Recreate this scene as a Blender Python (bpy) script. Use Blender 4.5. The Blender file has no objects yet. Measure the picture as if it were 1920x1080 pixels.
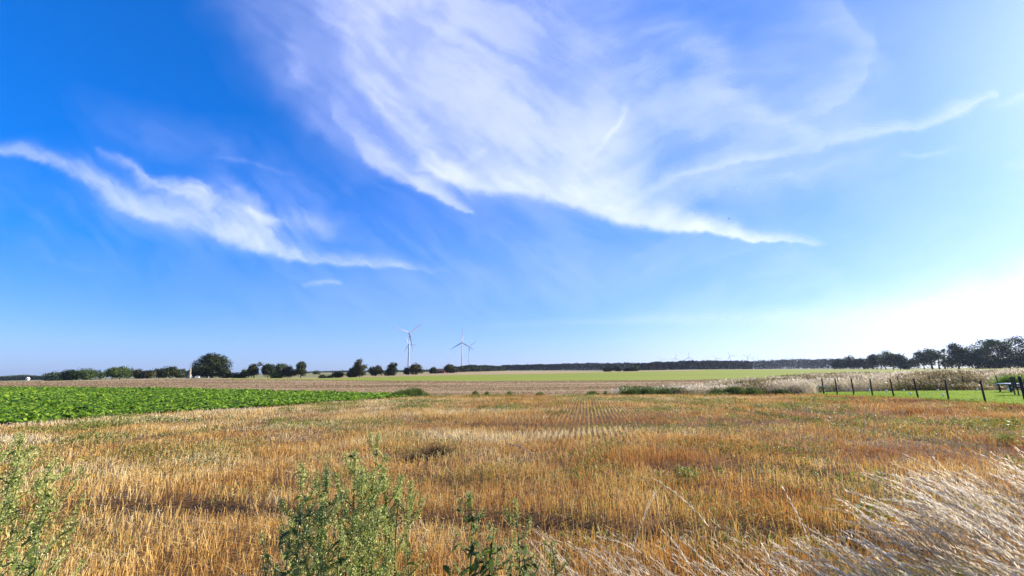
import bpy, math, random
import numpy as np
from mathutils import Matrix, Vector

R = math.radians
rng = np.random.default_rng(7)
random.seed(7)
scene = bpy.context.scene
COL = scene.collection

# ------------------------------------------------------------------ camera
EYE = 1.7
FPX = 772.0                                     # focal length in pixels of a 1920 wide frame
cam_data = bpy.data.cameras.new('camera')
cam_data.sensor_width = 36.0
cam_data.lens = 36.0 * FPX / 1920.0
cam_data.clip_start = 0.05
cam_data.clip_end = 600000
cam = bpy.data.objects.new('camera', cam_data)
COL.objects.link(cam)
CAM_M = Matrix.Rotation(R(90 + 11.65), 4, 'X') @ Matrix.Rotation(R(-0.72), 4, 'Z')
cam.matrix_world = Matrix.Translation((0, 0, EYE)) @ CAM_M
scene.camera = cam

# ------------------------------------------------------------------ light
SUN_AZ, SUN_EL = 71.0, 26.0                     # degrees right of the view axis, above the horizon
sun_dir = Vector((math.sin(R(SUN_AZ)) * math.cos(R(SUN_EL)), math.cos(R(SUN_AZ)) * math.cos(R(SUN_EL)), math.sin(R(SUN_EL))))
sd = bpy.data.lights.new('sun', 'SUN')
sd.energy = 5.0
sd.angle = R(0.6)
sd.color = (1.0, 0.90, 0.76)
sun = bpy.data.objects.new('sun', sd)
COL.objects.link(sun)
sun.rotation_euler = sun_dir.to_track_quat('Z', 'Y').to_euler()

scene.view_settings.view_transform = 'Standard'
scene.view_settings.look = 'None'
scene.view_settings.gamma = 1.0
scene.view_settings.exposure = 1.05
scene.cycles.max_bounces = 7
scene.cycles.diffuse_bounces = 3
scene.cycles.transmission_bounces = 4
scene.cycles.transparent_max_bounces = 8
scene.cycles.volume_bounces = 1
scene.cycles.use_denoising = True


def pix_dir(px, py):
    """unit world direction through a point of the 1920x1080 photograph"""
    v = CAM_M.to_3x3() @ Vector(((px - 960.0) / FPX, (540.0 - py) / FPX, -1.0))
    return v.normalized()


# ------------------------------------------------------------------ sky
world = bpy.data.worlds.new('World')
scene.world = world
world.use_nodes = True
wt = world.node_tree
wt.nodes.clear()


class NG:
    """small helper that chains math nodes"""
    def __init__(self, tree):
        self.t = tree

    def new(self, kind, **kw):
        n = self.t.nodes.new(kind)
        for k, v in kw.items():
            setattr(n, k, v)
        return n

    def put(self, sock, v):
        if isinstance(v, bpy.types.NodeSocket):
            self.t.links.new(v, sock)
        else:
            sock.default_value = v

    def m(self, op, a, b=0.0, c=0.0, clamp=False):
        n = self.new('ShaderNodeMath', operation=op, use_clamp=clamp)
        self.put(n.inputs[0], a)
        if op not in ('ABSOLUTE', 'EXPONENT', 'SQRT', 'SIGN', 'FRACT', 'SINE'):
            self.put(n.inputs[1], b)
        if op == 'MULTIPLY_ADD':
            self.put(n.inputs[2], c)
        return n.outputs[0]

    def v(self, op, a, b=(0, 0, 0), s=None):
        n = self.new('ShaderNodeVectorMath', operation=op)
        self.put(n.inputs[0], a)
        if op not in ('LENGTH', 'SCALE'):
            self.put(n.inputs[1], b)
        if s is not None:
            self.put(n.inputs['Scale'], s)
        return n.outputs['Value'] if op in ('LENGTH', 'DOT_PRODUCT') else n.outputs['Vector']

    def noise(self, vec, scale, detail=4.0, rough=0.55, lac=2.0, dist=0.0, dims='3D'):
        n = self.new('ShaderNodeTexNoise', noise_dimensions=dims)
        self.put(n.inputs['Vector'], vec)
        n.inputs['Scale'].default_value = scale
        n.inputs['Detail'].default_value = detail
        n.inputs['Roughness'].default_value = rough
        n.inputs['Lacunarity'].default_value = lac
        n.inputs['Distortion'].default_value = dist
        return n

    def mapr(self, v, a, b, c=0.0, d=1.0, smooth=False):
        n = self.new('ShaderNodeMapRange')
        if smooth:
            n.interpolation_type = 'SMOOTHSTEP'
        self.put(n.inputs['Value'], v)
        for i, q in ((1, a), (2, b), (3, c), (4, d)):
            n.inputs[i].default_value = q
        return n.outputs[0]

    def ramp(self, v, stops, interp='LINEAR'):
        n = self.new('ShaderNodeValToRGB')
        n.color_ramp.interpolation = interp
        e = n.color_ramp.elements
        while len(e) < len(stops):
            e.new(0.5)
        for q, (p, c) in zip(e, stops):
            q.position = p
            q.color = (*c, 1.0)
        self.put(n.inputs[0], v)
        return n.outputs[0]

    def mixc(self, f, a, b, mode='MIX'):
        n = self.new('ShaderNodeMix', data_type='RGBA', blend_type=mode)
        self.put(n.inputs[0], f)
        self.put(n.inputs[6], a if isinstance(a, bpy.types.NodeSocket) else (*a, 1.0))
        self.put(n.inputs[7], b if isinstance(b, bpy.types.NodeSocket) else (*b, 1.0))
        return n.outputs[2]


g = NG(wt)
sky = g.new('ShaderNodeTexSky', sky_type='NISHITA')
sky.sun_disc = False
sky.sun_elevation = R(SUN_EL)
sky.sun_rotation = R(SUN_AZ)
sky.altitude = 50
sky.air_density = 1.0
sky.dust_density = 0.8
sky.ozone_density = 3.0
hs = g.new('ShaderNodeHueSaturation')
hs.inputs['Saturation'].default_value = 1.6
hs.inputs['Hue'].default_value = 0.5
hs.inputs['Value'].default_value = 1.0
wt.links.new(sky.outputs[0], hs.inputs['Color'])
bg = g.new('ShaderNodeBackground')
bg.inputs['Strength'].default_value = 0.066
gain = g.mixc(1.0, hs.outputs[0], (0.95, 1.02, 1.66), 'MULTIPLY')
gm = g.new('ShaderNodeGamma')
gm.inputs['Gamma'].default_value = 0.75
wt.links.new(gain, gm.inputs['Color'])
gain2 = g.mixc(1.0, gm.outputs[0], (1.09, 1.38, 1.85), 'MULTIPLY')
wt.links.new(gain2, bg.inputs['Color'])
wo = g.new('ShaderNodeOutputWorld')
wt.links.new(bg.outputs[0], wo.inputs['Surface'])


# ------------------------------------------------------------------ small tools
def lattice(x, y, seed):
    """smooth value noise, 0..1"""
    xi, yi = np.floor(x).astype(np.int64), np.floor(y).astype(np.int64)
    fx, fy = x - xi, y - yi
    fx, fy = fx * fx * fx * (fx * (fx * 6 - 15) + 10), fy * fy * fy * (fy * (fy * 6 - 15) + 10)

    def h(a, b):
        n = (a * 374761393 + b * 668265263 + seed * 974711) & 0x7fffffff
        n = ((n ^ (n >> 13)) * 1274126177) & 0x7fffffff
        n = ((n ^ (n >> 15)) * 461845907) & 0x7fffffff
        return ((n ^ (n >> 16)) & 0xffff) / 65535.0
    a, b, c, d = h(xi, yi), h(xi + 1, yi), h(xi, yi + 1), h(xi + 1, yi + 1)
    return (a * (1 - fx) + b * fx) * (1 - fy) + (c * (1 - fx) + d * fx) * fy


def fbm(x, y, seed=0, octaves=4, gain=0.5):
    s, a, t = 0.0, 1.0, 0.0
    for o in range(octaves):
        ca, sa = math.cos(0.6 * o), math.sin(0.6 * o)
        s = s + a * lattice((x * ca - y * sa) * 2 ** o + 17.3 * o, (x * sa + y * ca) * 2 ** o - 9.1 * o, seed + o)
        t += a
        a *= gain
    return s / t


def sstep(x, a, b):
    t = np.clip((x - a) / (b - a), 0, 1)
    return t * t * (3 - 2 * t)


def mesh_obj(name, verts, faces, mat=None, parent=None, attrs=None, smooth=False, loc=None):
    """faces: (n,3) or (n,4) array, or a list of index lists"""
    me = bpy.data.meshes.new(name)
    verts = np.asarray(verts, dtype=np.float32)
    if isinstance(faces, np.ndarray):
        n, k = faces.shape
        me.vertices.add(len(verts))
        me.vertices.foreach_set('co', verts.ravel())
        me.loops.add(n * k)
        me.loops.foreach_set('vertex_index', faces.astype(np.int32).ravel())
        me.polygons.add(n)
        me.polygons.foreach_set('loop_start', np.arange(0, n * k, k, dtype=np.int32))
        me.polygons.foreach_set('loop_total', np.full(n, k, dtype=np.int32))
        me.update(calc_edges=True)
    else:
        me.from_pydata([tuple(v) for v in verts], [], faces)
        me.update()
    if smooth:
        me.polygons.foreach_set('use_smooth', np.ones(len(me.polygons), dtype=bool))
    for an, av in (attrs or {}).items():
        at = me.attributes.new(an, 'FLOAT', 'POINT')
        at.data.foreach_set('value', np.asarray(av, dtype=np.float32).ravel())
    if mat is not None:
        me.materials.append(mat)
    o = bpy.data.objects.new(name, me)
    COL.objects.link(o)
    if parent is not None:
        o.parent = parent
    if loc is not None:
        o.location = loc
    return o


def tag(o, label=None, cat=None, group=None, kind=None):
    for k, v in (('label', label), ('category', cat), ('group', group), ('kind', kind)):
        if v:
            o[k] = v
    return o


def empty(name, loc, label, cat, group=None, rz=0.0):
    o = bpy.data.objects.new(name, None)
    o.empty_display_size = 0.2
    COL.objects.link(o)
    o.location = loc
    o.rotation_euler = (0, 0, rz)
    return tag(o, label, cat, group)


def new_mat(name):
    m = bpy.data.materials.new(name)
    m.use_nodes = True
    m.node_tree.nodes.clear()
    return m, NG(m.node_tree)


def out_surf(g, sock):
    o = g.new('ShaderNodeOutputMaterial')
    g.t.links.new(sock, o.inputs['Surface'])
    return o


# ------------------------------------------------------------------ cirrus: thin sheets of ice eight kilometres up
def st(px, py):
    d = pix_dir(px, py)
    return np.array((d.x / d.y, d.z / d.y))


left_wisps = [
    ([(-40, 275, 12, .45), (95, 315, 14, .6), (200, 352, 18, .45), (330, 408, 20, .55), (480, 452, 19, .85), (600, 474, 13, .85), (720, 490, 8, .5), (840, 504, 4, .08)], (1.5, .6)),
    ([(205, 278, 6, .25), (300, 322, 13, .8), (390, 372, 18, 1.0), (470, 398, 15, 1.0), (548, 412, 7, .4)], (.7, 1.3)),
    ([(300, 335, 18, .15), (425, 362, 16, .3), (490, 385, 12, .2)], (1, 1)),
    ([(540, 400, 22, .15), (600, 412, 18, .35), (650, 432, 10, .15)], (1, 1)),
    ([(180, 330, 46, .22), (380, 400, 44, .38), (570, 440, 28, .35)], (1, 1)),
    ([(360, 288, 6, .03), (450, 300, 5, .12), (560, 325, 4, .03)], (1, 1)),
    ([(150, 190, 50, .0), (280, 250, 50, .10), (400, 290, 40, .08)], (1, 1)),
    ([(585, 531, 6, .12), (620, 527, 6, .28), (655, 523, 4, .2)], (1, 1)),
    ([(60, 490, 8, .02), (160, 498, 8, .06)], (1, 1)),
    ([(-200, 400, 110, .10), (200, 430, 110, .10), (500, 390, 120, .16), (760, 420, 90, .10)], (1, 1)),  # broad faint layer added only to lift the mid sky brightness
]
plume = [
    # spine of the plume and its bright lower rim
    ([(570, -60, 70, .35), (640, 60, 50, .45), (690, 150, 36, .55), (740, 220, 28, .65), (800, 290, 24, .75), (845, 335, 22, .7)], (1.8, .8)),
    ([(830, 335, 20, .6), (900, 345, 20, .8), (990, 343, 22, 1.0), (1070, 358, 30, 1.5), (1130, 385, 26, 1.7), (1210, 410, 18, 1.6), (1310, 435, 11, 1.5), (1410, 454, 7, 1.2), (1530, 468, 4, .2)], (2.4, .62)),
    ([(620, 190, 12, .1), (650, 240, 16, .25), (690, 295, 20, .55), (740, 333, 20, .75), (800, 362, 15, .85), (870, 392, 6, .4)], (1.8, .5)),
    ([(420, -60, 80, .12), (520, 100, 80, .24), (610, 210, 60, .26), (700, 290, 45, .22)], (1.8, .9)),
    ([(530, 100, 16, .1), (560, 150, 20, .22)], (1, 1)),
    # broad milky body
    ([(720, -100, 190, .75), (820, 100, 160, .85), (930, 230, 130, .85), (1120, 290, 95, .7)], (1, 1)),
    ([(1000, 0, 200, .45), (1150, 180, 170, .62), (1350, 220, 150, .5), (1520, 200, 110, .3)], (1, 1)),
    ([(1230, 60, 40, .12), (1330, 100, 40, .25), (1360, 130, 30, .08)], (1, 1)),
    ([(1330, 180, 30, .12), (1430, 205, 26, .22), (1500, 240, 26, .22), (1530, 250, 14, .15)], (1, 1)),
    ([(870, 320, 7, .15), (900, 270, 9, .25)], (1, 1)),
    ([(1157, 190, 9, .2), (1150, 225, 8, .35), (1125, 255, 7, .35), (1100, 280, 9, .05)], (1, 1)),
    ([(1150, 372, 12, .2), (1300, 334, 9, .3), (1400, 307, 7, .35), (1500, 284, 12, .25), (1600, 258, 14, .35), (1720, 232, 13, .5), (1800, 198, 13, .6), (1862, 178, 6, .4)], (1.6, .6)),
    ([(1540, -40, 40, .12), (1630, 60, 26, .28), (1628, 110, 20, .28), (1590, 165, 15, .25), (1545, 205, 10, .1)], (.5, 2.6)),
    ([(1240, 380, 26, .25), (1330, 350, 36, .3), (1600, 310, 60, .2)], (1, 1)),
    ([(1680, 300, 6, .1), (1740, 290, 5, .25), (1800, 265, 5, .02)], (1, 1)),
    ([(1860, 200, 10, .1), (1930, 178, 10, .3)], (1, 1)),
    ([(1880, 305, 8, .1), (1950, 300, 8, .3)], (1, 1)),
    ([(1250, 0, 160, .14), (1480, 40, 150, .16), (1750, 80, 150, .04)], (1, 1)),
    # thin veil thickening sunwards, added to lift sky brightness and the right horizon glow
    ([(1250, 330, 150, .08), (1500, 300, 240, .12), (1750, 300, 260, .06), (2100, 300, 280, .05)], (1, 1)),
    ([(420, 560, 110, .02), (700, 540, 120, .18), (950, 500, 120, .34), (1250, 530, 110, .34), (1600, 520, 110, .25), (2000, 520, 120, .2)], (1, 1)),
    ([(880, 610, 8, .02), (1080, 604, 6, .10), (1400, 598, 14, .25), (1650, 585, 34, .6), (2000, 535, 44, 1.4)], (1, 1)),
    ([(1200, 660, 40, .1), (1500, 640, 40, .4), (1980, 600, 56, 1.6)], (1, 1)),
]


def streak(S, T, pts, sharp):
    """pts: (x, y, half width, density) along a wisp; sharp scales the width on its two sides"""
    out = np.zeros_like(S)
    # resample the spine with a smooth curve
    arr = np.array([(*st(x, y), w / FPX, a) for x, y, w, a in pts])
    n = len(arr)
    if n > 2:
        tt = np.linspace(0, n - 1, (n - 1) * 6 + 1)
        res = []
        for t in tt:
            i = min(int(t), n - 2)
            f = t - i
            p0, p1, p2, p3 = arr[max(i - 1, 0)], arr[i], arr[i + 1], arr[min(i + 2, n - 1)]
            c = 0.5 * (2 * p1 + (p2 - p0) * f + (2 * p0 - 5 * p1 + 4 * p2 - p3) * f * f + (3 * p1 - p0 - 3 * p2 + p3) * f ** 3)
            c[2:] = (p1 + (p2 - p1) * f)[2:]
            res.append(c)
        arr = np.array(res)
    for A, B in zip(arr, arr[1:]):
        d = B[:2] - A[:2]
        L2 = max(float(d @ d), 1e-9)
        rx, ry = S - A[0], T - A[1]
        t = np.clip((rx * d[0] + ry * d[1]) / L2, 0, 1)
        qx, qy = rx - t * d[0], ry - t * d[1]
        sd_ = (-d[1] * rx + d[0] * ry) / math.sqrt(L2)
        w = A[2] + (B[2] - A[2]) * t
        w = w * (sharp[1] + (sharp[0] - sharp[1]) * sstep(sd_ / w, -0.25, 0.25))
        e = np.exp(-np.clip((qx * qx + qy * qy) / (w * w), 0, 30)) * (A[3] + (B[3] - A[3]) * t)
        out = np.maximum(out, e)
    return out


def cirrus(name, groups, s0, s1, t0, t1, ns, nt, alt, label, fray, thick):
    s = np.linspace(s0, s1, ns)
    t = t0 * (t1 / t0) ** np.linspace(0, 1, nt)
    S, T = np.meshgrid(s, t)
    # slow and fine warps give the wisps their hooks and frayed edges
    wx = (fbm(S * 4, T * 4, 3) - .5) * .10 + (fbm(S * 10, T * 10, 5) - .5) * .026 + (fbm(S * 50, T * 50, 15, 3) - .5) * .012
    wy = (fbm(S * 4, T * 4, 8) - .5) * .07 + (fbm(S * 10, T * 10, 11) - .5) * .022 + (fbm(S * 50, T * 50, 18, 3) - .5) * .010
    near0 = sstep(T, 0.02, 0.25)
    U, V = S + wx * (0.3 + 0.7 * near0), T + wy * near0
    D = np.zeros_like(S)
    for pts, sh in groups:
        D += streak(U, V, pts, sh)

    def fib(ang, k, sc, seed):
        c, q = math.cos(R(ang)), math.sin(R(ang))
        a, b = (U * c + V * q) * sc, (-U * q + V * c) * sc * k
        return fbm(a, b, seed, 5, .55)
    mixs = sstep(S, 0.0, 0.5)
    f = fib(-38, 5.0, 5.0, 21) * (1 - mixs) + fib(18, 4.0, 4.5, 31) * mixs
    f2 = fbm(U * 9, V * 9, 41, 5, .55)
    fm = 0.6 * f + 0.4 * f2
    lowm = sstep(T, 0.06, 0.16)
    D *= (1 - lowm) + lowm * (1 - fray / 2 + fray * sstep(fm, 0.25, 0.75))
    a = 1 - np.exp(-thick * D)
    X, Y = S / T * (alt - EYE), 1 / T * (alt - EYE)
    v = np.stack([X, Y, np.full_like(X, alt)], -1).reshape(-1, 3)
    idx = np.arange(ns * nt).reshape(nt, ns)
    q = np.stack([idx[:-1, :-1], idx[:-1, 1:], idx[1:, 1:], idx[1:, :-1]], -1).reshape(-1, 4)
    keep = a.ravel()[q].max(1) > 0.004
    q = q[keep]
    used = np.unique(q)
    remap = np.full(len(v), -1)
    remap[used] = np.arange(len(used))
    o = mesh_obj(name, v[used], remap[q], cirrus_mat, attrs={'ice': a.ravel()[used]}, smooth=True)
    return tag(o, label, 'clouds', None, 'stuff')


cirrus_mat, g = new_mat('cirrus_ice')
at = g.new('ShaderNodeAttribute', attribute_name='ice')
dif = g.new('ShaderNodeBsdfDiffuse')
dif.inputs['Color'].default_value = (.9, .92, .97, 1)
trl = g.new('ShaderNodeBsdfTranslucent')
trl.inputs['Color'].default_value = (.94, .95, 1, 1)
tra = g.new('ShaderNodeBsdfTransparent')
mx = g.new('ShaderNodeMixShader')
mx.inputs[0].default_value = 0.85
g.t.links.new(dif.outputs[0], mx.inputs[1])
g.t.links.new(trl.outputs[0], mx.inputs[2])
m2 = g.new('ShaderNodeMixShader')
g.t.links.new(g.m('MINIMUM', at.outputs['Fac'], 0.93), m2.inputs[0])
g.t.links.new(tra.outputs[0], m2.inputs[1])
g.t.links.new(mx.outputs[0], m2.inputs[2])
out_surf(g, m2.outputs[0])
cirrus('clouds', left_wisps, -1.5, 0.05, 0.16, 1.0, 620, 420, 8000.0, 'feathery white cirrus wisp low in the blue on the left', 1.2, .5)
cirrus('clouds', plume, -1.35, 1.8, 0.025, 1.35, 800, 640, 8300.0, 'great fanned plume of thin white cirrus across the middle and right of the sky', .62, .62)

# ------------------------------------------------------------------ terrain
# Height and field edges come from curves in azimuth; x, y of the photograph and depth in metres.
def az_el(px, py):
    d = pix_dir(px, py)
    return math.atan2(d.x, d.y), d.z / math.hypot(d.x, d.y)


AZ = np.radians(np.arange(-90, 90.01, 0.25))


def edge(pts, depth=None):
    """returns r(az), z(az); flat ground when depth is None"""
    a, r, z = [], [], []
    xs = np.linspace(0, 1920, 161)
    ys = np.interp(xs, [p[0] for p in pts], [p[1] for p in pts])
    ds = None if depth is None else np.interp(xs, [p[0] for p in depth], [p[1] for p in depth])
    for i, (x, y) in enumerate(zip(xs, ys)):
        az, te = az_el(x, y)
        if ds is None:
            rr = EYE / max(-te, 1e-4)
            zz = 0.0
        else:
            rr = ds[i] / math.cos(az)
            zz = EYE + rr * te
        a.append(az)
        r.append(rr)
        z.append(zz)
    return np.interp(AZ, a, r), np.interp(AZ, a, z)


E1 = edge([(0, 800), (200, 783), (450, 768), (600, 757), (740, 748), (800, 743), (1000, 742), (1200, 741), (1500, 740), (1560, 741), (1640, 744.5), (1722, 749), (1850, 757), (1920, 762)])
E2l = edge([(0, 727), (300, 730), (500, 734), (650, 738), (740, 741), (800, 743), (1920, 741)],
           [(0, 62), (300, 52), (500, 44), (650, 37), (740, 33), (800, 31.5), (1920, 31)])
E2r = edge([(0, 742), (1500, 740), (1560, 735), (1700, 733), (1920, 732)])
isR = sstep(np.degrees(AZ), 35.0, 36.0)
isL = 1 - sstep(np.degrees(AZ), -12.5, -11.0)
r2 = E1[0] + (np.maximum(E2l[0], E1[0]) - E1[0]) * isL + (np.maximum(E2r[0], E1[0]) - E1[0]) * isR
z2 = E2l[1] * isL
E2 = (r2, z2)
E3 = edge([(0, 716), (100, 715.3), (200, 713.5), (300, 711.5), (400, 711), (500, 711.5), (600, 712.5), (700, 714), (900, 714.5), (1100, 714), (1300, 712.5), (1400, 710.5), (1520, 707), (1700, 703.5), (1920, 700)], [(0, 112), (1920, 108)])
E4 = edge([(0, 715), (100, 714.2), (200, 712), (300, 710), (400, 709.2), (500, 709.3), (600, 709.5), (700, 707), (780, 705), (860, 703), (1000, 701), (1140, 698), (1300, 695), (1400, 694), (1520, 695.5), (1700, 694.5), (1920, 691)], [(0, 200), (1920, 200)])
E5 = edge([(0, 714.5), (100, 713.5), (200, 711.5), (300, 709.5), (400, 708.7), (500, 708.2), (600, 708), (680, 705), (760, 701.5), (860, 698), (940, 696.3), (1060, 696.3), (1130, 697), (1300, 693.6), (1520, 692.6), (1700, 693), (1920, 689)], [(0, 380), (1920, 380)])
E6 = edge([(0, 714), (100, 711), (200, 708), (300, 706), (400, 704), (500, 701), (600, 698.5), (700, 698), (860, 697), (945, 695), (1060, 694.3), (1130, 694.6), (1300, 692.8), (1520, 691.5), (1920, 688.5)], [(0, 760), (1920, 760)])
E7 = edge([(0, 713), (300, 708), (600, 701), (860, 699.5), (1060, 698), (1500, 694), (1920, 689.5)], [(0, 3000), (1920, 3000)])
E8 = edge([(0, 712), (960, 700), (1920, 689)], [(0, 9000), (1920, 9000)])
EDGES = [(np.zeros_like(AZ), np.zeros_like(AZ)), E1, E2, E3, E4, E5, E6, E7, E8]
for i in range(2, len(EDGES)):
    EDGES[i] = (np.maximum(EDGES[i][0], EDGES[i - 1][0] + (0 if i == 2 else 5)), EDGES[i][1])


def H(x, y):
    """ground height, vectorised"""
    x, y = np.asarray(x, float), np.asarray(y, float)
    az, r = np.arctan2(x, y), np.hypot(x, y)
    az = np.clip(az, AZ[0], AZ[-1])
    rs = [np.interp(az, AZ, e[0]) for e in EDGES]
    zs = [np.interp(az, AZ, e[1]) for e in EDGES]
    z = np.zeros_like(r)
    for i in range(1, len(EDGES)):
        a, b = rs[i - 1], rs[i]
        t = np.clip((r - a) / np.maximum(b - a, 1e-6), 0, 1)
        z = np.where((r >= a) & (r <= b + 1e-9) & (b > a + 1e-6), zs[i - 1] + (zs[i] - zs[i - 1]) * t, z)
    z = np.where(r > rs[-1], zs[-1], z)
    return z + relief(x, y)


def at(px, py, depth):
    """point at that depth in the direction of a photograph pixel"""
    d = pix_dir(px, py)
    k = depth / d.y
    return Vector((d.x * k, depth, EYE + d.z * k))


def on_ground(px, depth):
    d = pix_dir(px, 700)
    x = d.x / d.y * depth
    return Vector((x, depth, float(H(x, depth))))


def gp(px, py):
    """flat ground under a photograph pixel in the near field"""
    d = pix_dir(px, py)
    k = -EYE / d.z
    return (d.x * k, d.y * k)


# wheel ruts and tramlines in the stubble: (points, half width, how deep)
RUTS = [
    ([gp(-60, 985), gp(60, 972), gp(200, 957), gp(350, 953), gp(500, 962), gp(700, 980), gp(850, 982), gp(1000, 988), gp(1160, 1002), gp(1350, 1010), gp(1520, 1012), gp(1720, 1045)], 0.25, 0.13),
    ([gp(735, 862), gp(780, 857), gp(830, 852)], 0.34, 0.12),
    ([gp(1240, 886), gp(1330, 886), gp(1430, 882), gp(1560, 895)], 0.32, 0.10),
    ([gp(640, 905), gp(860, 912), gp(1010, 905)], 0.18, 0.03),
    ([gp(860, 797), gp(1000, 800), gp(1150, 803), gp(1300, 800), gp(1480, 796)], 0.35, 0.05),
    ([gp(1180, 747), gp(1270, 757), gp(1400, 774), gp(1600, 806), gp(1800, 838)], 0.24, 0.03),
    ([gp(1250, 745), gp(1340, 754), gp(1480, 768), gp(1700, 792), gp(1920, 818)], 0.24, 0.03),
    ([gp(160, 806), gp(420, 786), gp(640, 768), gp(900, 748)], 0.28, 0.04),
    ([gp(-60, 870), gp(240, 830), gp(560, 786), gp(760, 766), gp(960, 751)], 0.28, 0.04),
]


def poly_dist(x, y, pts):
    out = np.full(np.shape(x), 1e9)
    for (ax, ay), (bx, by) in zip(pts, pts[1:]):
        dx, dy = bx - ax, by - ay
        t = np.clip(((x - ax) * dx + (y - ay) * dy) / (dx * dx + dy * dy), 0, 1)
        out = np.minimum(out, np.hypot(x - ax - t * dx, y - ay - t * dy))
    return out


def rut(x, y, upto=None):
    wob = (fbm(x * 1.7, y * 1.7, 77, 3) - .5) * .35
    out = np.zeros(np.shape(x))
    for pts, w, dp in RUTS[:upto]:
        out = np.maximum(out, np.exp(-((poly_dist(x, y, pts) + wob * w) / w) ** 2))
    return out


def relief(x, y):
    r = np.hypot(x, y)
    z = (fbm(x * .35, y * .35, 51, 3) - .5) * .12 * np.exp(-(r / 26.0) ** 4)
    near = r < 40
    if np.any(near):
        wob = (fbm(x * 1.7, y * 1.7, 77, 3) - .5) * .35
        for pts, w, dp in RUTS:
            z = z - dp * np.exp(-((poly_dist(x, y, pts) + wob * w) / w) ** 2) * near
    return z


# ------------------------------------------------------------------ ground materials
def coords(g, scale=(1, 1, 1), rot=0.0):
    tc = g.new('ShaderNodeTexCoord')
    mp = g.new('ShaderNodeMapping')
    mp.inputs['Scale'].default_value = scale
    mp.inputs['Rotation'].default_value = (0, 0, rot)
    g.t.links.new(tc.outputs['Object'], mp.inputs['Vector'])
    return mp.outputs[0]


def soil_mat(name, stops, big=0.15, fine=9.0, bump=0.03, big_stops=None, streak=None, rough=0.95):
    m, g = new_mat(name)
    c = coords(g)
    nf = g.noise(c, fine, 6, 0.7).outputs['Fac']
    nb = g.noise(c, big, 4, 0.6).outputs['Fac']
    f = g.m('ADD', g.m('MULTIPLY', nf, 0.65), g.m('MULTIPLY', nb, 0.35))
    if streak:
        sc, rot, amt = streak
        ns = g.noise(coords(g, sc, rot), 1.0, 4, 0.6).outputs['Fac']
        f = g.m('ADD', g.m('MULTIPLY', f, 1 - amt), g.m('MULTIPLY', ns, amt))
    col = g.ramp(f, stops)
    if big_stops:
        col = g.mixc(0.5, col, g.ramp(g.noise(c, big * 0.7, 4, 0.6, dist=.5).outputs['Fac'], big_stops), 'MULTIPLY')
    b = g.new('ShaderNodeBsdfPrincipled')
    b.inputs['Roughness'].default_value = rough
    b.inputs['Specular IOR Level'].default_value = 0.15
    g.put(b.inputs['Base Color'], col)
    bp = g.new('ShaderNodeBump')
    bp.inputs['Distance'].default_value = bump
    g.put(bp.inputs['Height'], nf)
    g.t.links.new(bp.outputs[0], b.inputs['Normal'])
    out_surf(g, b.outputs[0])
    return m


M_stub_soil = soil_mat('stubble_soil', [(.25, (.045, .024, .010)), (.5, (.13, .068, .026)), (.75, (.34, .20, .08))], .4, 22, .02)
M_beet_soil = soil_mat('beet_soil', [(.3, (.03, .022, .012)), (.7, (.09, .06, .035))], .4, 8)
M_lawn = soil_mat('lawn_turf', [(.3, (.10, .17, .012)), (.55, (.20, .30, .018)), (.8, (.30, .38, .03))], .5, 30, .01)
M_plough = soil_mat('tilled_soil', [(.3, (.17, .10, .042)), (.5, (.35, .235, .108)), (.7, (.49, .36, .18))], .06, 3.0, .05, streak=((.03, 1.3, 1), 0.02, .55))
M_rough = soil_mat('rough_ground', [(.3, (.10, .085, .03)), (.7, (.26, .21, .10))], .2, 4)
M_green = soil_mat('green_crop', [(.3, (.17, .22, .014)), (.7, (.29, .31, .035))], .03, 2.0, .03, streak=((.01, .12, 1), 0.05, .5))
M_pale = soil_mat('pale_stubble', [(.3, (.28, .19, .08)), (.7, (.46, .34, .17))], .02, 1.5, .03, streak=((.008, .1, 1), -.03, .5))
M_far = soil_mat('far_fields', [(.3, (.14, .16, .05)), (.5, (.24, .22, .08)), (.65, (.42, .34, .19))], .004, .3, .03, streak=((.001, .012, 1), .1, .6))
M_dark = soil_mat('far_meadow', [(.3, (.07, .10, .02)), (.7, (.14, .16, .04))], .01, .5, .03)


def band(name, i, mat, lo_az, hi_az, nr, geo=1.0, label=None, subaz=1):
    a = np.arange(math.radians(lo_az), math.radians(hi_az) + 1e-6, math.radians(0.25) / subaz)
    r0, r1 = np.interp(a, AZ, EDGES[i][0]), np.interp(a, AZ, EDGES[i + 1][0])
    t = np.linspace(0, 1, nr) ** geo
    A, Tm = np.meshgrid(a, t)
    Rr = r0 + (r1 - r0) * Tm
    X, Y = np.sin(A) * Rr, np.cos(A) * Rr
    # evaluate just inside the band so that the piecewise height is unambiguous
    z0, z1 = np.interp(a, AZ, EDGES[i][1]), np.interp(a, AZ, EDGES[i + 1][1])
    Z = z0 + (z1 - z0) * Tm + relief(X, Y)
    v = np.stack([X, Y, Z], -1).reshape(-1, 3)
    idx = np.arange(A.size).reshape(A.shape)
    q = np.stack([idx[:-1, :-1], idx[:-1, 1:], idx[1:, 1:], idx[1:, :-1]], -1).reshape(-1, 4)
    th = ((r1 - r0) > 0.02)
    okc = (th[:-1] | th[1:])
    ok = np.tile(okc, nr - 1)
    q = q[ok]
    q = q[:, ::-1]
    o = mesh_obj(name, v, np.ascontiguousarray(q), mat, smooth=True)
    return tag(o, label, None, None, 'structure')


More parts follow.
